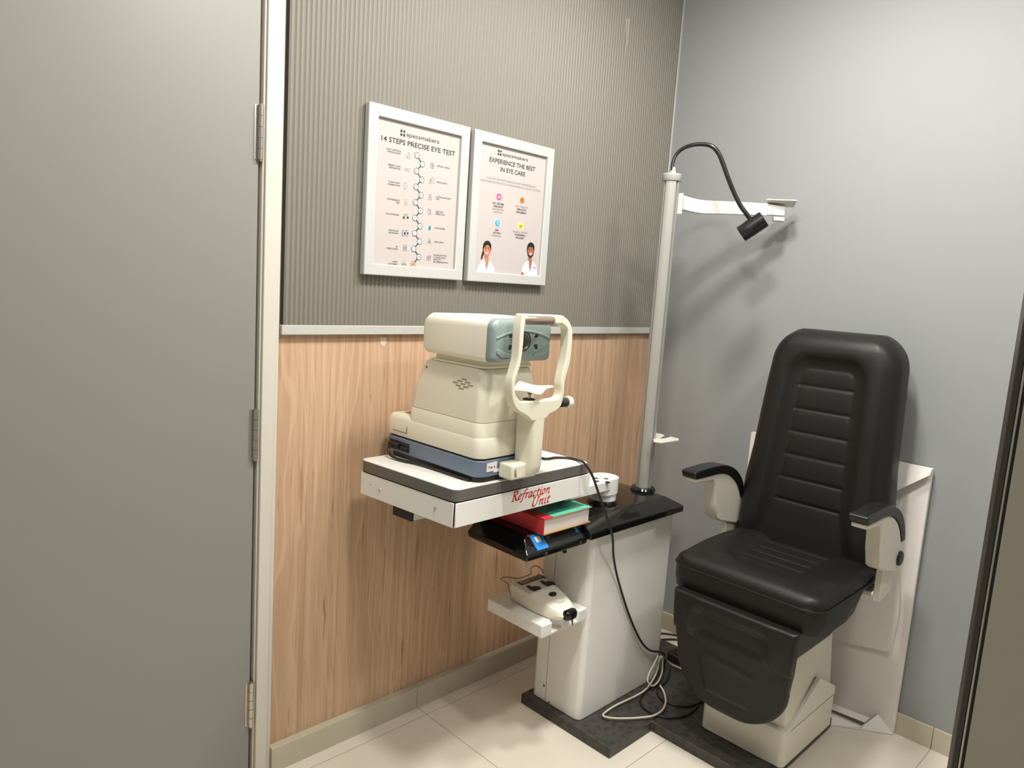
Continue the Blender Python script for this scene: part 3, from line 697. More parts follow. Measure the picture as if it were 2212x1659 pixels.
def nibtext(mb, txt, x, z, s, y, track=0., vs=1.):
    for ch in txt:
        adv, st = GL[ch]
        for p in st: nib(mb, p, x, z, s, y, vs=vs)
        x += (adv+track)*s
def wid(t, track): return sum(GL[c][0]+track for c in t)
yl = -.4664
mb = MB(TX)
sA = .032; nibtext(mb, 'Refraction', -1.322, .8835, .168/(wid('Refraction', .04)+.15), yl, .04, .80)
nibtext(mb, 'Unit', -1.2375, .8535, .084/(wid('Unit', .06)+.1), yl, .06, .72)
mb.build('red_lettering', 'red', sk)['label'] = 'red italic Refraction Unit lettering'
# shelf for the small meter
TR = [(-1.122, -.205), (-.903, -.205), (-.903, -.457)]
for cx, r in ((-.968, .021), (-1.049, .026)):
    TR += [(cx+r*cos(Rd(a)), -.457+r*.9*sin(Rd(a))) for a in range(0, 181, 20)]
TR += [(-1.122, -.457)]
sh = MB().prism(TR, 'z', .4045, .4475).build('meter_shelf', 'white', un, bevel=.004, seg=3)
sh['label'] = 'white plastic shelf with two finger notches'
MB().box(-1.119, -.904, -.4555, -.206, .405, .4135).build('shelf_floor', 'white', sh, bevel=.002)

# ------------------------------------------------------------------ eye testing instrument on the table
AX = Matrix.Translation((-1.32, -.25, 0)) @ Matrix.Rotation(Rd(1.5), 4, 'Z') @ Matrix.Translation((1.32, .25, 0))
AR = thing('autorefractor', 'cream eye testing machine with grey-green front and chin rest on the white table', 'medical instrument', (-1.32, -.25, .951))
XA, XB = -1.441, -1.197
pad_ = MB(AX).prism(rrect(XA+.006, XB-.006, -.450, -.050, .03, 6), 'z', .9515, .968).build('rubber_foot', 'rubber', AR)
bb = MB(AX).prism(rrect(XA, XB, -.457, -.034, .032, 7), 'z', .967, 1.013).build('base_housing', 'bluegrey', AR, bevel=.003, seg=3)
bb['label'] = 'slate blue base housing'
MB(AX).prism(rrect(XA+.006, XB-.006, -.451, -.040, .028, 6), 'z', 1.012, 1.0195).build('slide_gap', 'dark', AR)
# power inlet in the blue side
si = MB(AX); si.box(XA-.0006, XA+.004, -.158, -.058, .974, 1.003); si = si.build('power_inlet', 'dark', bb, bevel=.002)
b = MB(AX); b.box(XA-.016, XA, -.115, -.070, .979, .998); b.build('plug_socket', 'rubber', bb, bevel=.003)
for y in (-.128, -.145):
    MB(AX).cyl((XA-.009, y, .984), (XA+.002, y, .984), .0072, n=16).build('fuse_holder', 'rubber', bb, bevel=.001)
s_ = MB(AX); s_.prism([(-1.410, .982), (-1.373, .982), (-1.371, 1.0075), (-1.410, 1.0055)], 'y', -.4585, -.4572); s_.prism([(-1.385, .9775), (-1.360, .9775), (-1.360, .986), (-1.377, .988)], 'y', -.4583, -.4572)
st_ = s_.build('paper_sticker', 'inkwhite', bb); st_['label'] = 'torn white paper sticker'
vs, fs = textmesh('Tray A', .0098, -1.3915, .9905, -.4588, thick=.0002); MB(AX).add(vs, fs).build('sticker_lettering', 'ink', st_)
# moving carriage: two tiers
def rl(x0, x1, y0, y1, r, z): return [(p[0], p[1], z) for p in rrect(x0, x1, y0, y1, r, 7)]
cg = MB(AX).loft([rl(XA+.001, XB-.001, -.456, -.030, .030, 1.019), rl(XA, XB, -.457, -.029, .031, 1.024), rl(XA+.001, XB-.001, -.455, -.031, .031, 1.068), rl(XA+.007, XB-.007, -.449, -.038, .028, 1.078), rl(XA+.012, XB-.012, -.444, -.048, .026, 1.081)])
cg = cg.build('carriage', 'cream', AR, ang=50); cg['label'] = 'cream lower carriage'
MB(AX).loft([rl(XA+.004, XB-.004, -.451, -.128, .030, 1.072), rl(XA+.006, XB-.006, -.449, -.132, .030, 1.114), rl(XA+.007, XB-.007, -.448, -.133, .030, 1.1155)]).build('carriage_tier', 'cream', AR, ang=50)
MB(AX).loft([rl(XA+.0085, XB-.0085, -.4465, -.135, .029, 1.1150), rl(XA+.0085, XB-.0085, -.4465, -.135, .029, 1.1175)]).build('carriage_seam', 'seam', AR)
b = MB(AX); b.box(XA-.0008, XA+.002, -.142, -.139, 1.031, 1.052).box(XA-.0008, XA+.002, -.142, -.073, 1.031, 1.0335); b.build('cover_groove', 'seam', cg)
b = MB(AX); b.box(-1.40, -1.34, -.11, -.075, 1.0805, 1.0822); b.build('top_groove', 'seam', cg)
# tapering body
body = MB(AX).loft([rl(XA+.007, XB-.007, -.448, -.134, .028, 1.117), rl(XA+.010, XB-.010, -.446, -.145, .028, 1.18), rl(XA+.016, XB-.016, -.440, -.168, .028, 1.240), rl(XA+.020, XB-.020, -.430, -.176, .028, 1.258), rl(XA+.030, XB-.030, -.415, -.190, .026, 1.266)])
body = body.build('body_housing', 'cream', AR, ang=50); body['label'] = 'cream tapering body housing'
b = MB(AX)
for r_, n_ in ((-2, 1), (-1, 2), (0, 3), (1, 2), (2, 1)):
    for k in range(n_):
        y = -.362+(k-(n_-1)/2)*.031+.002*r_; z = 1.214-.0066*r_
        t = (z-1.18)/.06; xx = XA+.010+.006*max(0, t)-.0012
        b.box(xx, xx+.003, y-.010, y+.010, z-.0011, z+.0011)
b.build('speaker_slots', 'seam', body)
MB(AX).cyl((XA+.0150, -.199, 1.2400), (XA+.020, -.199, 1.2400), .0026, n=12).build('screw_hole', 'dark', body)
# neck plate and head
nk = MB(AX).loft([rl(XA+.022, XB-.022, -.432, -.210, .02, 1.264), rl(XA+.022, XB-.022, -.436, -.208, .02, 1.2695), rl(XA+.028, XB-.028, -.43, -.214, .018, 1.271), rl(XA+.028, XB-.028, -.43, -.214, .018, 1.278), rl(XA+.030, XB-.030, -.43, -.214, .018, 1.288)])
nk.build('neck_plate', 'cream', AR, ang=50)
def hsec(y, x0, x1, z0, z1, r, rb=None, crown=.008):
    rb = rb or r*.6; o = []
    for cx, cz, a, rr_ in ((x1-r, z1-r, 0, r), (x0+r, z1-r, 90, r), (x0+rb, z0+rb, 180, rb), (x1-rb, z0+rb, 270, rb)):
        for k in range(7):
            t = Rd(a+15*k); x = cx+rr_*cos(t); z = cz+rr_*sin(t)
            if z > (z0+z1)/2: z += crown*(1-((x-(x0+x1)/2)/((x1-x0)/2))**2)
            o.append((x, y, z))
    return o
xa, xb = XA, XB-.004
hd = MB(AX).loft([hsec(-.176, xa+.030, xb-.030, 1.312, 1.362, .022), hsec(-.181, xa+.014, xb-.014, 1.298, 1.380, .026), hsec(-.193, xa+.005, xb-.005, 1.2885, 1.391, .027), hsec(-.206, xa+.001, xb-.001, 1.285, 1.396, .027), hsec(-.30, xa-.001, xb+.001, 1.2845, 1.3995, .026), hsec(-.4565, xa, xb, 1.284, 1.402, .024)])
hd = hd.build('head_housing', 'creamlight', AR, ang=50); hd['label'] = 'cream upper head housing'
b = MB(AX); L0 = hsec(-.2055, xa+.0003, xb-.0003, 1.2848, 1.3962, .027); L1 = hsec(-.2068, xa+.0003, xb-.0003, 1.2848, 1.3962, .027); b.loft([L0, L1], caps=False)
fc = MB(AX).loft([hsec(-.4565, xa+.0012, xb-.0012, 1.2852, 1.4008, .0232), hsec(-.469, xa+.002, xb-.002, 1.286, 1.399, .0232), hsec(-.477, xa+.006, xb-.006, 1.290, 1.392, .021), hsec(-.4805, xa+.014, xb-.014, 1.297, 1.380, .018)])
fc = fc.build('front_cover', 'teal', AR, ang=40); fc['label'] = 'grey-green front cover'
xc = (xa+xb)/2
def arc(z0, dip, y, x0=-.106, x1=.106, n=16): return [Vector((xc+x0+(x1-x0)*k/n, y, z0-dip*((2*k/n-1)**2))) for k in range(n+1)]
T_, B_ = arc(1.3775, .020, -.4790), arc(1.366, .020, -.4790)
b = MB(AX); n = len(T_)
b.loft([[T_[i], T_[i]+Vector((0, -.0034, -.006)), B_[i]+Vector((0, -.0030, .002)), B_[i]] for i in range(n)])
b.build('cover_ridge', 'teal', fc, bevel=.0012)
b = MB(AX)
for sg in (-1, 1):
    P = [(xc+sg*.102, 1.3235), (xc+sg*.060, 1.3105), (xc+sg*.040, 1.309), (xc+sg*.046, 1.299), (xc+sg*.085, 1.300), (xc+sg*.104, 1.312)]
    b.prism(P, 'y', -.4835, -.476)
b.prism([(xc-.040, 1.309), (xc+.040, 1.309), (xc+.040, 1.292), (xc-.040, 1.292)], 'y', -.4818, -.470)
b.build('cover_step', 'teal', fc, bevel=.002)
for sx_ in (-1, 1):
    for z, up in ((1.3595, 1), (1.3265, -1)):
        x = xc+sx_*.050; o = sx_
        P = [(x-o*.009, z-up*.006), (x+o*.003, z+up*.010), (x+o*.009, z+up*.002), (x+o*.006, z-up*.008)]
        b = MB(AX); b.prism(P, 'y', -.4812, -.479, 0)
        b.prism([(x-.007, z-.0095), (x+.006, z-.0095), (x+.006, z-.0076), (x-.004, z-.0076)], 'y', -.4818, -.479, 1)
        b.build('lamp_window', ['dark', 'bluelight'], fc)
lb = MB(AX).lathe((xc, -.476, 1.343), (0, -1, 0), [(.0275, 0), (.0275, .0065), (.0245, .0075), (.0235, .0045), (.001, .003)], 32).build('lens_ring', 'dark', fc)
lb['label'] = 'black lens opening'
MB(AX).lathe((xc, -.476, 1.343), (0, -1, 0), [(.019, .0045), (.017, .0062), (.009, .0078), (.0005, .0082)], 28).build('lens', 'lens', fc)
b = MB(AX); b.lathe((xc, -.476, 1.343), (0, -1, 0), [(.0235, .0045), (.0235, .0062), (.0222, .0062), (.0222, .0045)], 32); b.build('lens_trim', 'steel', fc)
# head rest frame with chin rest
def pz(px, py, y=-.530): v = HY(y, px, py); return (v.x, v.z)
OL = [(1151.5, 911), (1137, 898.5), (1120.5, 889), (1110, 873), (1106, 848), (1107, 822), (1113.5, 800), (1119.5, 775), (1122, 745), (1123.5, 720), (1126, 698), (1131, 678.5)]
OR = [(1180, 905), (1187, 896), (1200.6, 889), (1212.5, 876.5), (1219, 848), (1220.5, 828), (1226, 805), (1232.5, 779), (1236.5, 740), (1236.8, 712), (1229, 692.5), (1216, 681.5)]
IL = [(1150, 866.8), (1138, 867.6), (1128, 868.2), (1120, 861.5), (1113.5, 850), (1113, 834), (1117, 814), (1125, 788), (1131, 745), (1132.5, 722), (1134, 708), (1136.5, 697.5)]
IR = [(1180, 864.3), (1192, 863.2), (1203, 861.8), (1209.5, 857), (1212.8, 846), (1212.5, 828), (1216.5, 805), (1223, 777), (1227, 742), (1227.5, 722), (1226, 711), (1216, 701)]
O = [pz(*p) for p in OL]+[pz(*p) for p in OR[::-1]]; I = [pz(*p) for p in IL]+[pz(*p) for p in IR[::-1]]
def smooth2(P, split=12): 
    a = [(v.x, v.y) for v in cr([(p[0], p[1], 0) for p in P[:split]], 3)]; c = [(v.x, v.y) for v in cr([(p[0], p[1], 0) for p in P[split:]], 3)]
    return a+c
fr = MB(); fr.ring(smooth2(O), smooth2(I), 'y', -.530, -.500)
fr = fr.build('headrest_frame', 'cream', AR, bevel=.0035, seg=3, ang=40); fr['label'] = 'cream head rest frame'
cx0, cx1 = pz(1151.5, 935)[0], pz(1177.5, 935)[0]
lo = []
for z, x0, x1, y0 in ((.963, cx0+.006, cx1-.020, -.506), (.967, cx0+.001, cx1-.010, -.518), (.978, cx0, cx1-.003, -.526), (.998, cx0, cx1, -.530), (1.06, cx0, cx1, -.530), (1.125, cx0-.001, cx1+.001, -.530), (1.148, cx0-.002, cx1+.002, -.5298)):
    lo.append([(p[0], p[1], z) for p in rrect(x0, x1, y0, -.4585, .012, 4)])
MB().loft(lo).build('headrest_column', 'cream', fr, ang=50)
b = MB(); b.box(cx0-.055, cx0+.02, -.512, -.4585, .9625, 1.006); ft = b.build('headrest_foot', 'cream', fr, bevel=.006, seg=3)
b = MB(); b.prism([(cx0-.044, .972), (cx0-.034, .972), (cx0-.040, .996), (cx0-.044, .990)], 'y', -.5128, -.511); b.build('foot_notch', 'seam', ft)
# forehead pad
zt = pz(1160, 689)[1]; xl, xr = pz(1137, 690)[0], pz(1197, 690)[0]
b = MB(); b.tube([(xl, -.520, zt-.005), (xl+.010, -.530, zt-.004), ((xl+xr)/2, -.531, zt-.004), (xr-.010, -.530, zt-.004), (xr, -.524, zt-.004)], [.010, .0125, .0125, .0125, .009], 14)
b.build('forehead_pad', 'forehead', fr)['label'] = 'brown translucent forehead pad'
# chin rest: saddle plate, post, knob
ccx = pz(1158, 840)[0]; ccz = pz(1158, 842)[1]
vs, fs, nx_, ny_ = [], [], 26, 8
for side in (0, 1):
    for j in range(ny_+1):
        for i in range(nx_+1):
            u_, v_ = 2*i/nx_-1, j/ny_
            hw = .088; wd = .006+.026*math.exp(-(u_/.52)**2)
            y = -.508-wd*(2*v_-1)
            z = ccz+.004+(1-v_)*.013*math.exp(-((u_+.12)/.36)**2)-v_*.012*math.exp(-((u_-.10)/.40)**2)-(.0045 if side else 0)
            vs.append((ccx+u_*hw, y, z))
S = (nx_+1)*(ny_+1)
def ii(s, i, j): return s*S+j*(nx_+1)+i
for j in range(ny_):
    for i in range(nx_):
        fs.append((ii(0, i, j), ii(0, i+1, j), ii(0, i+1, j+1), ii(0, i, j+1))); fs.append((ii(1, i, j), ii(1, i, j+1), ii(1, i+1, j+1), ii(1, i+1, j)))
for i in range(nx_):
    fs += [(ii(0, i, 0), ii(1, i, 0), ii(1, i+1, 0), ii(0, i+1, 0)), (ii(0, i, ny_), ii(0, i+1, ny_), ii(1, i+1, ny_), ii(1, i, ny_))]
for j in range(ny_):
    fs += [(ii(0, 0, j), ii(0, 0, j+1), ii(1, 0, j+1), ii(1, 0, j)), (ii(0, nx_, j), ii(1, nx_, j), ii(1, nx_, j+1), ii(0, nx_, j+1))]
ch = MB().add(vs, fs).build('chin_rest', 'creamlight', fr, ang=60); ch['label'] = 'white saddle-shaped chin rest'
pzb = pz(1155, 866)[1]
MB().lathe((ccx, -.508, pzb-.004), (0, 0, 1), [(.007, 0), (.007, .010), (.004, .011), (.004, .018), (.010, .026), (.011, .030)], 16).build('chin_rest_post', 'steel', fr)
MB().box(ccx-.014, ccx+.010, -.520, -.495, pzb-.004, pzb+.004).build('post_base', 'dark', fr, bevel=.002)
kx, kz = pz(1213, 870, -.508)
MB().cyl((kx-.004, -.508, kz), (kx+.020, -.508, kz), .0125, n=24).build('knob_collar', 'dark', fr)
b = MB(); b.lathe((kx+.020, -.508, kz), (1, 0, 0), [(.0165, 0), (.0175, .002), (.0175, .007), (.0165, .0075), (.0165, .009), (.0175, .010), (.0175, .014), (.0165, .016), (.0155, .0165), (.002, .017)], 32)
b.build('height_knob', 'creamlight', fr, ang=30)['label'] = 'cream ridged height knob'

# ------------------------------------------------------------------ small pupil meter on the shelf
PM = thing('pupil_meter', 'small cream pupil distance meter with screen lying on the white shelf', 'medical instrument', (-1.02, -.36, .4475))
def pmsec(y, xc_, hw, z0, z1, top):
    return [(xc_-hw, y, z0+.008), (xc_-hw+.004, y, z0), (xc_+hw-.004, y, z0), (xc_+hw, y, z0+.008), (xc_+hw+.001, y, z0+.45*(z1-z0)), (xc_+hw*top+.004, y, z1-.005), (xc_+hw*top-.006, y, z1), (xc_-hw*top+.006, y, z1), (xc_-hw*top-.004, y, z1-.005), (xc_-hw-.001, y, z0+.45*(z1-z0))]
pm = MB().loft([pmsec(-.252, -1.002, .062, .449, .500, .94), pmsec(-.262, -1.003, .0655, .4485, .507, .94), pmsec(-.310, -1.006, .066, .4485, .506, .90), pmsec(-.340, -1.009, .0665, .4485, .5035, .88), pmsec(-.370, -1.012, .065, .4485, .5005, .86), pmsec(-.405, -1.015, .0605, .449, .4955, .84), pmsec(-.435, -1.018, .053, .4495, .490, .82), pmsec(-.458, -1.020, .043, .4505, .485, .80), pmsec(-.472, -1.022, .033, .453, .480, .76), pmsec(-.480, -1.023, .024, .457, .474, .7)])
pm = pm.build('meter_body', 'creamlight', PM, ang=50, bevel=.002); pm['label'] = 'cream rounded meter body'
def tz(y): return .507-.0009-(max(0, -.31-y)*.092 if y < -.31 else -.0)*1.0
def onpm(P, name, m, h0=.0006):
    A = [(x, y, tz(y)+h0) for x, y in P]; B = [(x, y, tz(y)-.004) for x, y in P]
    return MB().hull2(A, B).build(name, m, pm)
onpm([(-1.054, -.294), (-.938, -.294), (-.938, -.264), (-1.054, -.264)], 'screen_bezel', 'dark', .0008)
onpm([(-1.048, -.290), (-.944, -.290), (-.944, -.268), (-1.048, -.268)], 'screen', 'lcd', .0012)['label'] = 'dark display'
for x in (-1.032, -.965):
    s = 1 if x < -1 else -1
    onpm([(x-.018, -.347), (x+.018, -.347), (x+.020, -.332), (x+.006, -.322), (x-.004, -.322), (x-.004, -.308), (x-.016, -.308), (x-.020, -.330)], 'slider_button', 'dark', .0022)
onpm([(-1.008+.015*cos(t*pi/10), -.392+.010*sin(t*pi/10)) for t in range(20)], 'power_button', 'dark', .0030)
rg = [(-1.014+.026*cos(Rd(a)), -.420+.020*sin(Rd(a))) for a in range(190, 351, 16)]
onpm(rg+[(-1.014+.022*cos(Rd(a)), -.420+.016*sin(Rd(a))) for a in range(350, 189, -16)], 'moulded_ridge', 'cream', .0010)
ns = [( -.474, .0255, .452, .483), (-.486, .0265, .453, .484), (-.494, .022, .456, .481), (-.497, .015, .459, .477)]
MB().loft([[(-1.0225+p[0], y, p[1]) for p in rrect(-hw, hw, z0, z1, .009, 4)] for y, hw, z0, z1 in ns]).build('nose_piece', 'gloss', pm, ang=50)['label'] = 'black glossy nose piece'
MB().prism([(-1.024, .455), (-1.012, .455), (-1.010, .430), (-1.013, .428), (-1.018, .445)], 'y', -.489, -.486).build('nose_tab', 'steel', pm)
wp = [HY(-.30, 1103, 1286), HY(-.275, 1097, 1262), HY(-.255, 1094, 1258), HY(-.245, 1081, 1250), HY(-.245, 1091, 1246.5), HY(-.245, 1099, 1247)]
wr = cr(wp, 4)+cr([HY(-.250, 1104, 1247.5), HY(-.250, 1122, 1249), HY(-.250, 1146, 1240.5), HY(-.248, 1147.5, 1236), HY(-.245, 1147, 1227.5), HY(-.245, 1158, 1222), HY(-.247, 1170, 1230), HY(-.256, 1173, 1239)], 4)
MB().tube(wr, .0018, 8).build('wire_rest', 'wire', pm)['label'] = 'bent wire forehead rest'

# ------------------------------------------------------------------ book under the table
BK = thing('book', 'thick book with red spine and green cover lying under the instrument table', 'book', (-1.05, -.33, .7545))
B0 = Matrix.Translation((-1.166, -.472, .7550))
b = MB(B0); W2, D2, H2 = .222, .285, .052
b.box(.004, W2-.004, .006, D2-.004, .003, H2-.003); b.build('page_block', 'pages', BK, bevel=.001)['label'] = 'white page edges'
b = MB(B0); b.box(.040, W2, .0, D2, H2-.003, H2); bc = b.build('cover', 'bookgreen', BK); bc['label'] = 'mint green front cover'
b = MB(B0); b.box(0, .0025, 0, D2, 0, H2).box(0, .040, 0, D2, H2-.0031, H2+.0001); b.build('spine', 'bookred', BK, bevel=.0008)['label'] = 'red cloth spine'
MB(B0).box(.0026, W2, 0, D2, 0, .003).build('back_cover', 'board', BK)['label'] = 'tan board back cover'
MB(B0).box(.0405, W2+.0006, -.0006, .0015, H2-.003, H2-.0003).build('board_edge', 'board', bc)
mb = MB(B0)
def fl(P, w=.0022):
    for a, c in zip(P, P[1:]):
        a, c = Vector((*a, H2+.0003)), Vector((*c, H2+.0003)); d = (c-a).normalized(); n_ = Vector((-d.y, d.x, 0))*w/2
        mb.add([a+n_, a-n_, c-n_, c+n_], [(0, 1, 2, 3)])
for cx, cy, r in ((.095, .045, .022), (.150, .05, .026), (.06, .03, .012), (.12, .13, .03), (.07, .12, .02)):
    mb = MB(B0)
    fl([(cx+r*cos(Rd(a)), cy+r*.8*sin(Rd(a))) for a in range(60, 300, 24)], .0026)
    for k in range(5): 
        a = Rd(random.uniform(70, 290)); q = (cx+r*cos(a), cy+r*.8*sin(a)); fl([q, (q[0]+random.uniform(-.008, .008), q[1]+random.uniform(-.006, .006))], .0016)
    mb.build('cover_drawing', 'bookink', bc)

# ------------------------------------------------------------------ examination chair (sitter faces -x)
CHR = thing('examination_chair', 'black padded reclining patient chair with armrests on a white pedestal', 'chair', (-.42, -.885, .036))
YC = -.885
def pad(name, fn, s_rows, t_rows, halfw, T, Re, relief, mt, parent, sub=0):
    """upholstered pad: s in [-1,1] across, t along; relief(s_metres, t, halfwidth) lifts the front"""
    vs, fs = [], []; ns, nt = len(s_rows), len(t_rows); t0, t1 = t_rows[0], t_rows[-1]
    for side in (0, 1):
        for t in t_rows:
            hw = halfw(t)
            for q in s_rows:
                s = q*hw; d = min(hw-abs(s), t-t0, t1-t); d = max(d, 0)
                e = min(hw-abs(s), .2); ee = min(t-t0, t1-t, .2)
                k = 0
                for dd in (e, ee):
                    if dd < Re: k = max(k, 0)+(Re-sqrt(max(0, Re*Re-(Re-dd)**2)))
                k = min(k, Re)
                if side == 0: n = T-k+relief(s, t, hw)
                else: n = min(k*.6, T*.5)
                vs.append(fn(s, t, n))
    S = ns*nt
    for j in range(nt-1):
        for i in range(ns-1):
            a = j*ns+i; fs.append((a, a+1, a+ns+1, a+ns)); a += S; fs.append((a, a+ns, a+ns+1, a+1))
    def q2(a, c): fs.append((a, c, c+S, a+S))
    for i in range(ns-1): q2(i, i+1); q2((nt-1)*ns+i, (nt-1)*ns+i+1)
    for j in range(nt-1): q2(j*ns, (j+1)*ns); q2(j*ns+ns-1, (j+1)*ns+ns-1)
    return MB().add(vs, fs).build(name, mt, parent, ang=170, sub=sub)
def rows(a, b_, n, edge, ne):
    """dense near both ends"""
    o = [a+edge*(1-cos(pi/2*k/ne)) for k in range(ne)]
    m = [a+edge+(b_-a-2*edge)*k/n for k in range(n+1)]
    return o+m+[b_-v+a for v in o[::-1]]
def lerp(tab, t):
    if t <= tab[0][0]: return tab[0][1]
    for (a, va), (b_, vb) in zip(tab, tab[1:]):
        if t <= b_: return va+(vb-va)*(t-a)/(b_-a)
    return tab[-1][1]
SR = rows(-1, 1, 44, .16, 5)
# backrest: t = height above the floor
BW = [(.60, .242), (.85, .241), (.97, .229), (1.10, .222), (1.20, .217), (1.28, .211)]
def bw(t):
    if t < 1.28: return lerp(BW, t)
    r = .128; d = min(1, (t-1.28)/.128); return .211-.112*(1-sqrt(max(0, 1-d*d)))
def xback(t): return -.292+.100*(t-.62)+.02*max(0, t-1.1)
SEAM = [.805, .886, .967, 1.048, 1.13, 1.212]
def inset(s, t):
    w = lerp([(.60, .150), (.72, .128), (.80, .118), (1.22, .099), (1.30, .092)], t)
    top = 1.283; r = .03
    dx = w-abs(s); dt = top-t
    if dx < r and dt < r: return r-sqrt((r-dx)**2+(r-dt)**2)
    return min(dx, dt)
def brel(s, t, hw):
    d = inset(s, t); h = 0
    o = max(0, -d); span = max(.03, min(hw-abs(s), 1.405-t)+o)
    if d < 0:
        k = min(1, o/span); h = .010+.016*sin(pi*min(1, k*1.05))*1.0
        h = (.020*sin(pi*k**.85)+.003*(1-k))*sstep(-.006, .05, o)
        h *= sstep(.60, .74, t)*.7+.3
    else:
        fade = sstep(.70, .80, t)
        h = -.006*sstep(0, .010, d)*fade
        z = [.70]+SEAM+[1.283]
        for a, b_ in zip(z, z[1:]):
            if a <= t <= b_: h += .0045*sqrt(max(0, sin(pi*(t-a)/(b_-a))))*sstep(0, .02, d)*fade
        for a in SEAM: h -= .0035*math.exp(-((t-a)/.0032)**2)*sstep(0, .006, d)
    h -= .0025*math.exp(-(d/.006)**2)*sstep(.64, .8, t)
    return h
TR_ = rows(.600, 1.405, 150, .05, 6)
def bfn(s, t, n):
    return Vector((xback(t)+.130-n, YC+.008-s, t))
SB = []
for q in rows(-1, 1, 70, .14, 6): SB.append(q)
bk = pad('backrest', bfn, SB, TR_, lambda t: bw(t)+.010, .130, .048, brel, 'leather', CHR)
bk['label'] = 'black padded backrest with a stitched ribbed centre panel'
MB().loft([[(xback(t)+.128, YC-s*.9*bw(t), t) for s in (-1, 1)]+[(xback(t)+.142, YC-s*.8*bw(t), t) for s in (1, -1)] for t in (.64, .9, 1.1, 1.28, 1.36)]).build('back_shell', 'rubber', bk, bevel=.004)
# seat: t = distance from the front edge
def sfn(s, t, n): return Vector((-.715+t, YC-s*1.004, .600+n))
def shw(t):
    r = .055; base = .2475
    if t < r: return base-r*(1-sqrt(max(0, 1-((r-t)/r)**2)))
    return base-.004*sstep(.3, .47, t)
def sinset(s, t):
    w = .111; r = .035; a, b_ = .150, .44
    dx = w-abs(s); dt = min(t-a, .6-t)
    if dx < r and t-a < r: return r-sqrt((r-dx)**2+(r-(t-a))**2)
    return min(dx, dt)
def srel(s, t, hw):
    d = sinset(s, t); h = 0
    if d < 0:
        o = -d; k = min(1, o/max(.03, min(hw-abs(s), t)+o)); h = .011*sin(pi*k)*sstep(0, .02, o)+.003
    else:
        h = -.004*sstep(0, .012, d)
        z = [.150, .215, .275, .335, .40, .47]
        for a, b_ in zip(z, z[1:]):
            if a <= t <= b_: h += .003*sqrt(max(0, sin(pi*(t-a)/(b_-a))))*sstep(0, .02, d)
        for a in z[1:-1]: h -= .003*math.exp(-((t-a)/.0035)**2)*sstep(0, .006, d)
    h -= .003*math.exp(-(d/.004)**2)*(1 if t < .44 else .3)
    h += .010*sstep(.10, .25, abs(s))*sstep(.06, .2, t)-.006*sstep(.30, .47, t)*sstep(.15, .24, abs(s))
    return h
st = pad('seat', sfn, rows(-1, 1, 60, .14, 6), rows(0, .475, 90, .05, 6), shw, .054, .030, srel, 'leather', CHR)
st['label'] = 'black padded seat cushion with ribbed centre'
# skirt of the seat: front band, cut back along the sides
def outl(t0, t1, off, n=8):
    r = .055; P = [(-.712+t, YC+shw(t)+off, t) for t in (t1, .34, .28, .22, .14, .08)]
    for k in range(n+1):
        a = pi/2*k/n; P.append((-.712+r-(r+off)*sin(a), YC+.2475-r+(r+off)*cos(a), r*(1-sin(a))))
    w_ = .2475-r
    m = [(-.712-off, YC+w_*(1-2*k/10), 0) for k in range(1, 10)]
    return P+m+[(p[0], 2*YC-p[1], p[2]) for p in P[::-1]]
def zbot(t):
    return lerp([(0, .552), (.10, .540), (.262, .541), (.292, .560), (.305, .598), (.43, .620)], t)
topl = outl(0, .43, .0025); botl = outl(0, .43, -.004)
A = [Vector((p[0], p[1], .624)) for p in topl]; B_ = [Vector((p[0], p[1], max(zbot(p[2])+.02, .585 if zbot(p[2]) < .58 else .612))) for p in topl]; D_ = [Vector((p[0], p[1], zbot(p[2]))) for p in botl]
Ci = [Vector((YC*0+p[0]+(.02 if p[2] < .2 else 0), YC+(p[1]-YC)*.93, .62)) for p in botl]; Di = [Vector((p.x+(.03 if i_ else .03), YC+(p.y-YC)*.90, p.z+.006)) for i_, p in enumerate(D_)]
mb = MB(); n = len(A); vs = A+B_+D_+Di; fs = []
for k in range(3):
    for i in range(n-1): fs.append((k*n+i, k*n+i+1, (k+1)*n+i+1, (k+1)*n+i))
mb.add(vs, fs)
# close underneath and at the rear
h = n//2
mb.add(Di, [(i, i+1, n-2-i, n-1-i) for i in range(h)])
sa = mb.build('seat_skirt', 'leather', st, ang=50)
pp = [Vector((p[0], p[1], .6255)) for p in outl(0, .43, .0035)]
MB().tube(pp, .0030, 8).build('piping', 'leather', st)
sb_ = MB().box(-.60, -.20, YC-.19, YC+.19, .548, .605).build('seat_base', 'rubber', CHR, bevel=.01)
MB().loft([rl(-.60, -.275, YC-.135, YC+.135, .02, .392), rl(-.64, -.255, YC-.150, YC+.150, .02, .430), rl(-.64, -.25, YC-.160, YC+.160, .02, .552)]).build('lift_cover', 'rubber', sb_, ang=50)
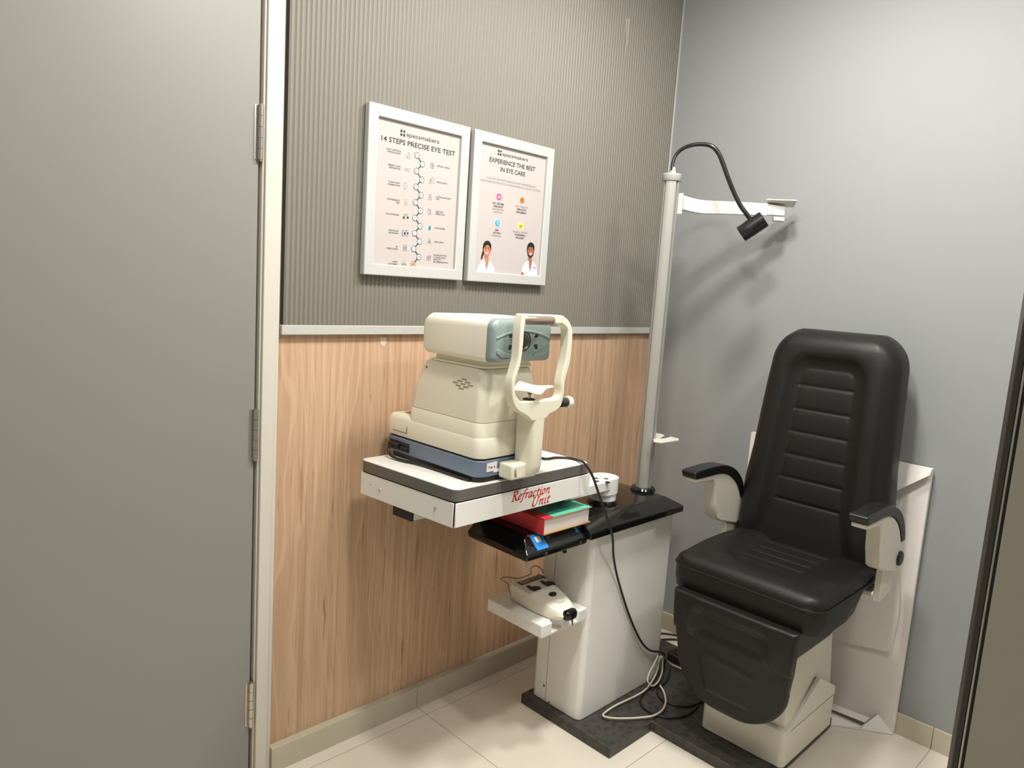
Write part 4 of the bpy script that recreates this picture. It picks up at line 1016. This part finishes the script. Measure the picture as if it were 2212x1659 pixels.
# hanging leg pad
def legw(z):
    if z > .36: return lerp([(.36, .188), (.42, .197), (.50, .203), (.555, .205)], z)
    return .188*max(0, 1-((.36-z)/.161)**2.2)**(1/2.2)
def lrel(s, t, hw):
    u = t; h = 0
    # softly raised centre tongue below the fold
    w = lerp([(.22, .06), (.29, .085), (.40, .110), (.44, .115)], u)
    d = min(w-abs(s), u-.255)
    h += .0045*sstep(-.004, .008, d)*(1-sstep(.43, .46, u))
    h += .003*math.exp(-((u-.372+.10*s)/.012)**2)*sstep(0, .03, w-abs(s)) if u < .43 else 0
    # draped fold at the top: wings left and right, plain dip in the middle
    low = .425+.008*sin(s*20) if abs(s) > .135 else .44
    fold = sstep(low-.004, low+.006, u)
    wing = sstep(.115, .150, abs(s))
    h += fold*(.012*wing+.0145*(1-wing)*sstep(.50, .53, u)) + .010*math.exp(-((abs(s)-.130)/.022)**2)*sstep(.40, .47, u)*(1-sstep(.50, .545, u))
    return h
def lfn(s, t, n): return Vector((-.688-n-.02*sstep(.25, .5, t), YC-s, t))
lp = pad('leg_pad', lfn, rows(-1, 1, 56, .12, 5), rows(.200, .557, 90, .03, 10), legw, .030, .012, lrel, 'leather', CHR)
lp['label'] = 'black rounded leg pad hanging below the seat'
# arm rests
for sg, nm in ((1, 'l'), (-1, 'r')):
    y0, y1 = sorted((YC+sg*.250, YC+sg*.305))
    top = cr([(-.607, 0, .900), (-.600, 0, .910), (-.53, 0, .9135), (-.45, 0, .913), (-.385, 0, .905), (-.325, 0, .882), (-.275, 0, .843), (-.245, 0, .795), (-.236, 0, .768)], 4)
    bot = cr([(-.598, 0, .884), (-.53, 0, .883), (-.45, 0, .883), (-.395, 0, .876), (-.345, 0, .856), (-.300, 0, .822), (-.272, 0, .785), (-.263, 0, .766)], 4)
    P = [(v.x, v.z) for v in top]+[(v.x, v.z) for v in bot[::-1]]
    ap = MB().prism(P, 'y', y0, y1).build('armrest', 'armblack', CHR, bevel=.007, seg=3, blim=50, ang=50); ap['label'] = 'black armrest pad'
    Q = [(-.592, .8845), (-.588, .868), (-.475, .862), (-.458, .835), (-.447, .775), (-.425, .715), (-.395, .700), (-.275, .668), (-.232, .695), (-.228, .730), (-.240, .762), (-.262, .768)]+[(v.x, v.z) for v in bot[::-1]][1:-1]
    br = MB().prism(Q, 'y', y0+.004, y1-.004).build('arm_bracket', 'chairwhite', ap, bevel=.005, seg=2, blim=50, ang=50); br['label'] = 'white armrest bracket'
    yo = y1 if sg > 0 else y0
    MB().lathe((-.262, yo-sg*.006, .712), (0, sg, 0), [(.024, 0), (.024, .007), (.020, .0105), (.002, .011)], 28).build('bolt_cap', 'armblack', br)
    Z = [(-.335, .575), (-.232, .590), (-.235, .70), (-.335, .72)]
    ya, yb = sorted((YC+sg*.262, YC+sg*.284))
    MB().prism(Z, 'y', ya, yb).build('side_support', 'chairwhite', CHR, bevel=.003)
MB().box(-.33, -.24, YC-.27, YC+.27, .580, .598).build('support_bar', 'chairwhite', CHR, bevel=.004)
# pedestal
pb = MB().loft([[(p[0], p[1], z) for p in rrect(-.575+d, -.205-d*.2, YC-.138+d, YC+.138-d, .018, 4)] for z, d in ((.06, .002), (.16, .004), (.40, .022))])
pb = pb.build('pedestal', 'chairwhite', CHR, ang=40); pb['label'] = 'glossy white chair pedestal'
ps = MB().loft([rl(-.588, -.196, YC-.146, YC+.146, .020, .0370), rl(-.588, -.196, YC-.146, YC+.146, .020, .156), rl(-.584, -.198, YC-.142, YC+.142, .018, .161)])
for sg in (1, -1):
    ya, yb = sorted((YC+sg*.130, YC+sg*.146)); ps.prism([(-.560, .150), (-.205, .150), (-.205, .182), (-.354, .262)], 'y', ya, yb)
ps.build('pedestal_skirt', 'chairwhite', pb, bevel=.002, ang=40)

# ------------------------------------------------------------------ paper-wrapped board against the wall
PK = thing('wrapped_board', 'flat board wrapped in creased white paper leaning on the wall behind the chair', 'package', (-.02, -.86, 0))
b = MB(); ny, nz = 26, 36; vs = []; fs = []
for j in range(nz+1):
    for i in range(ny+1):
        y = -.528-.656*i/ny; z = .002+.970*j/nz
        vs.append((-.030+.0022*sin(9*y+5*z)*sin(7*z+3)*min(1, i, ny-i), y, z))
for j in range(nz):
    for i in range(ny): a = j*(ny+1)+i; fs.append((a, a+1, a+ny+2, a+ny+1))
b.add(vs, fs); b.box(-.0295, -.012, -1.1835, -.5285, .002, .9715)
wr_ = b.build('paper_wrap', 'paper', PK, ang=60)
def sheet(P, name, th=.0012):
    P = [Vector(p) for p in P]
    return MB().hull2(P, [p+Vector((th, 0, 0)) for p in P]).build(name, 'paper', PK)
sheet([HX(-.050, 1942, 1200), HX(-.050, 1943, 1290), HX(-.047, 1941.5, 1330), HX(-.043, 1931, 1375), HX(-.041, 1924, 1409), HX(-.040, 1915, 1407), HX(-.039, 1908, 1406), HX(-.037, 1840, 1392), HX(-.036, 1770, 1370), HX(-.036, 1770, 1150), HX(-.040, 1860, 1165)], 'overlap_sheet')
sheet([HX(-.034, 1900, 987), HX(-.034, 1945, 998), HX(-.034, 2013.5, 1013.5), HX(-.050, 2008, 1027), HX(-.054, 2001, 1030), HX(-.060, 1937, 1060), HX(-.062, 1900, 1076)], 'top_flap')
sheet([HX(-.038, 1900, 1125), HX(-.034, 1948, 1083), HX(-.033, 1941, 1108), HX(-.036, 1925, 1160)], 'side_fold')
L1, L2 = HX(-.105, 1770, 1532), HX(-.100, 1858, 1570)
G1, G2 = HZ(.0015, 1790, 1566), HZ(.0015, 1861, 1577)
sheet([L1, L2, G2, G1], 'bottom_lip')
sheet([HX(-.034, 1897, 1543), HZ(.0015, 1930, 1587.5), HZ(.0015, 1858, 1575.5), HX(-.098, 1858, 1570)], 'corner_gusset')
sheet([HX(-.032, 1770, 1508), HX(-.034, 1880, 1551), HX(-.066, 1868, 1561), HX(-.066, 1770, 1522)], 'inner_flap')

# ------------------------------------------------------------------ cables
def cable(name, label, pts, r, m, k=7):
    o = MB().tube(cr(pts, k), r, 10).build(name, m, ang=80); return tag(o, label, 'cable')
def on(z, *px): return [HZ(z, *p) for p in px]
pc = [AX @ Vector((XA-.0200, -.094, .987)), AX @ Vector((XA-.027, -.088, .978)), AX @ Vector((XA-.030, -.110, .961)), AX @ Vector((XA-.026, -.155, .9565)), AX @ Vector((XA-.010, -.215, .9562)),
      AX @ Vector((XA-.0045, -.30, .9562)), AX @ Vector((XA-.003, -.385, .9562)), AX @ Vector((XA+.001, -.425, .9562))]
cable('power_cord', 'black power cord looping out of the blue side of the eye testing machine', pc, .0042, 'cableblack')
o = -.4935
hc = on(.9555, (1150, 984), (1178, 991), (1200, 988.5), (1225, 989), (1245, 993))+[HY(-.462, 1258, 997.5), HY(-.480, 1267, 1006), HY(o, 1281, 1031), HY(o-.002, 1291, 1060), HY(-.503, 1301, 1090), HY(-.5055, 1315, 1130), HY(-.504, 1321, 1150), HY(-.500, 1324, 1170), HY(-.482, 1325, 1200), HY(-.470, 1332, 1240), HY(-.465, 1346, 1290), HY(-.464, 1364, 1342), HY(-.465, 1385, 1386), HY(-.4655, 1404, 1405), HY(-.464, 1425, 1408), HY(-.45, 1434, 1412), HX(-.400, 1437, 1425), HZ(.041, 1432, 1450)]
cable('hanging_cable', 'long black cable hanging from the table corner down the white column', hc, .0040, 'cableblack')
z = .0478
cable('white_cable', 'cream cable lying in a wide loop on the dark floor plate', [HY(-.468, 1428, 1416), HY(-.4665, 1424, 1426), HY(-.4665, 1421, 1442), HY(-.470, 1415, 1460), HY(-.478, 1404, 1478)]+on(z, (1392, 1492), (1370, 1505), (1330, 1524), (1306, 1540), (1304, 1547), (1320, 1551), (1350, 1552), (1385, 1550), (1414, 1545), (1432, 1532), (1438, 1514), (1434, 1495), (1426, 1481)), .0036, 'cablewhite')
cable('white_cable', 'short cream cable hanging in a narrow loop at the column corner', [HY(-.474, 1422, 1416), HY(-.475, 1412, 1436), HY(-.482, 1402, 1455), HY(-.492, 1399, 1471), HY(-.505, 1408, 1482), HY(-.503, 1419, 1476), HY(-.490, 1427, 1462), HY(-.478, 1431, 1446), HY(-.474, 1431, 1430), HY(-.474, 1430, 1419)], .0030, 'cablewhite')
cable('white_cable', 'cream cable running from the column corner under the leg pad', [HZ(.09, 1434, 1424), HZ(.09, 1437, 1423)]+on(.07, (1441, 1428))+on(z, (1452, 1436), (1468, 1443), (1490, 1452)), .0032, 'cablewhite')
z = .0402
cable('black_cable', 'black cable curling in a flat loop on the dark floor plate', [HZ(.041, 1447, 1446), HZ(.0405, 1444, 1462)]+on(z, (1434, 1477), (1412, 1482), (1392, 1496), (1383, 1512), (1388, 1526), (1404, 1538), (1428, 1548), (1455, 1551), (1480, 1546), (1497, 1536), (1508, 1524)), .0034, 'cableblack')
cable('black_cable', 'black cable running flat from the column to the pedestal', on(.05, (1430, 1478))+on(z, (1420, 1490), (1423, 1504), (1437, 1516), (1462, 1524), (1490, 1525), (1520, 1514)), .0034, 'cableblack')
f0 = .0055
cable('black_cable', 'black cable nearest the grey wall on the cream floor', [HZ(f0, *p) for p in ((1405, 1366), (1430, 1368), (1452, 1370.5), (1475, 1376))], .0038, 'cableblack')
cable('black_cable', 'black cable along the rear edge of the dark floor plate', [HZ(f0, *p) for p in ((1405, 1383), (1430, 1381.5), (1455, 1381), (1478, 1384))], .0040, 'cableblack')
pl_ = thing('plug_adapter', 'small black plug adapter on the dark floor plate behind the leg pad', 'plug', tuple(HZ(.036, 1458, 1425)))
q = HZ(.036, 1462, 1426)
ob = MB().prism(rrect(q.x-.03, q.x+.03, q.y-.035, q.y+.035, .015, 5), 'z', .0365, .068).build('adapter_body', 'rubber', pl_, bevel=.005)
MB().lathe((q.x, q.y, .0675), (0, 0, 1), [(.019, 0), (.019, .004), (.016, .0045), (.015, .002), (.002, .002)], 24).build('socket_ring', 'cableblack', ob)
# clear tape on the wood
tp = [HY(.0140, *p) for p in ((821, 727), (835, 728), (834, 741), (829, 749), (822, 744))]
tag(MB().hull2(tp, [p+Vector((0, .0008, 0)) for p in tp]).build('adhesive_tape', 'tape'), 'scrap of clear sticky tape on the wood just under the grey strip', 'tape')

# ------------------------------------------------------------------ light: three round ceiling lamps
def lamp(kind, x, y, z, power, size):
    la_ = bpy.data.lights.new('ceiling_lamp', kind); la_.energy = power; la_.color = (1, .972, .915)
    if kind == 'AREA': la_.shape = 'DISK'; la_.size = size
    else: la_.shadow_soft_size = size
    lo_ = bpy.data.objects.new('ceiling_lamp', la_); C.objects.link(lo_); lo_.location = (x, y, z)
for x, y, pa, pp_ in ((-1.68, -1.02, 33, 6), (-2.70, -1.00, 7, 7), (-.90, -.88, 23, 20), (-1.00, -1.85, 17, 9)):
    lamp('AREA', x, y, CH-.012, pa, .20); lamp('POINT', x, y, CH-.12, pp_, .09)
w = bpy.data.worlds.new('world'); bpy.context.scene.world = w; w.use_nodes = True
w.node_tree.nodes['Background'].inputs[0].default_value = (.9, .95, 1, 1); w.node_tree.nodes['Background'].inputs[1].default_value = .0
sc = bpy.context.scene
sc.view_settings.view_transform = 'Standard'; sc.view_settings.look = 'None'; sc.view_settings.gamma = 1.0; sc.view_settings.use_curve_mapping = False
sc.view_settings.exposure = -0.32
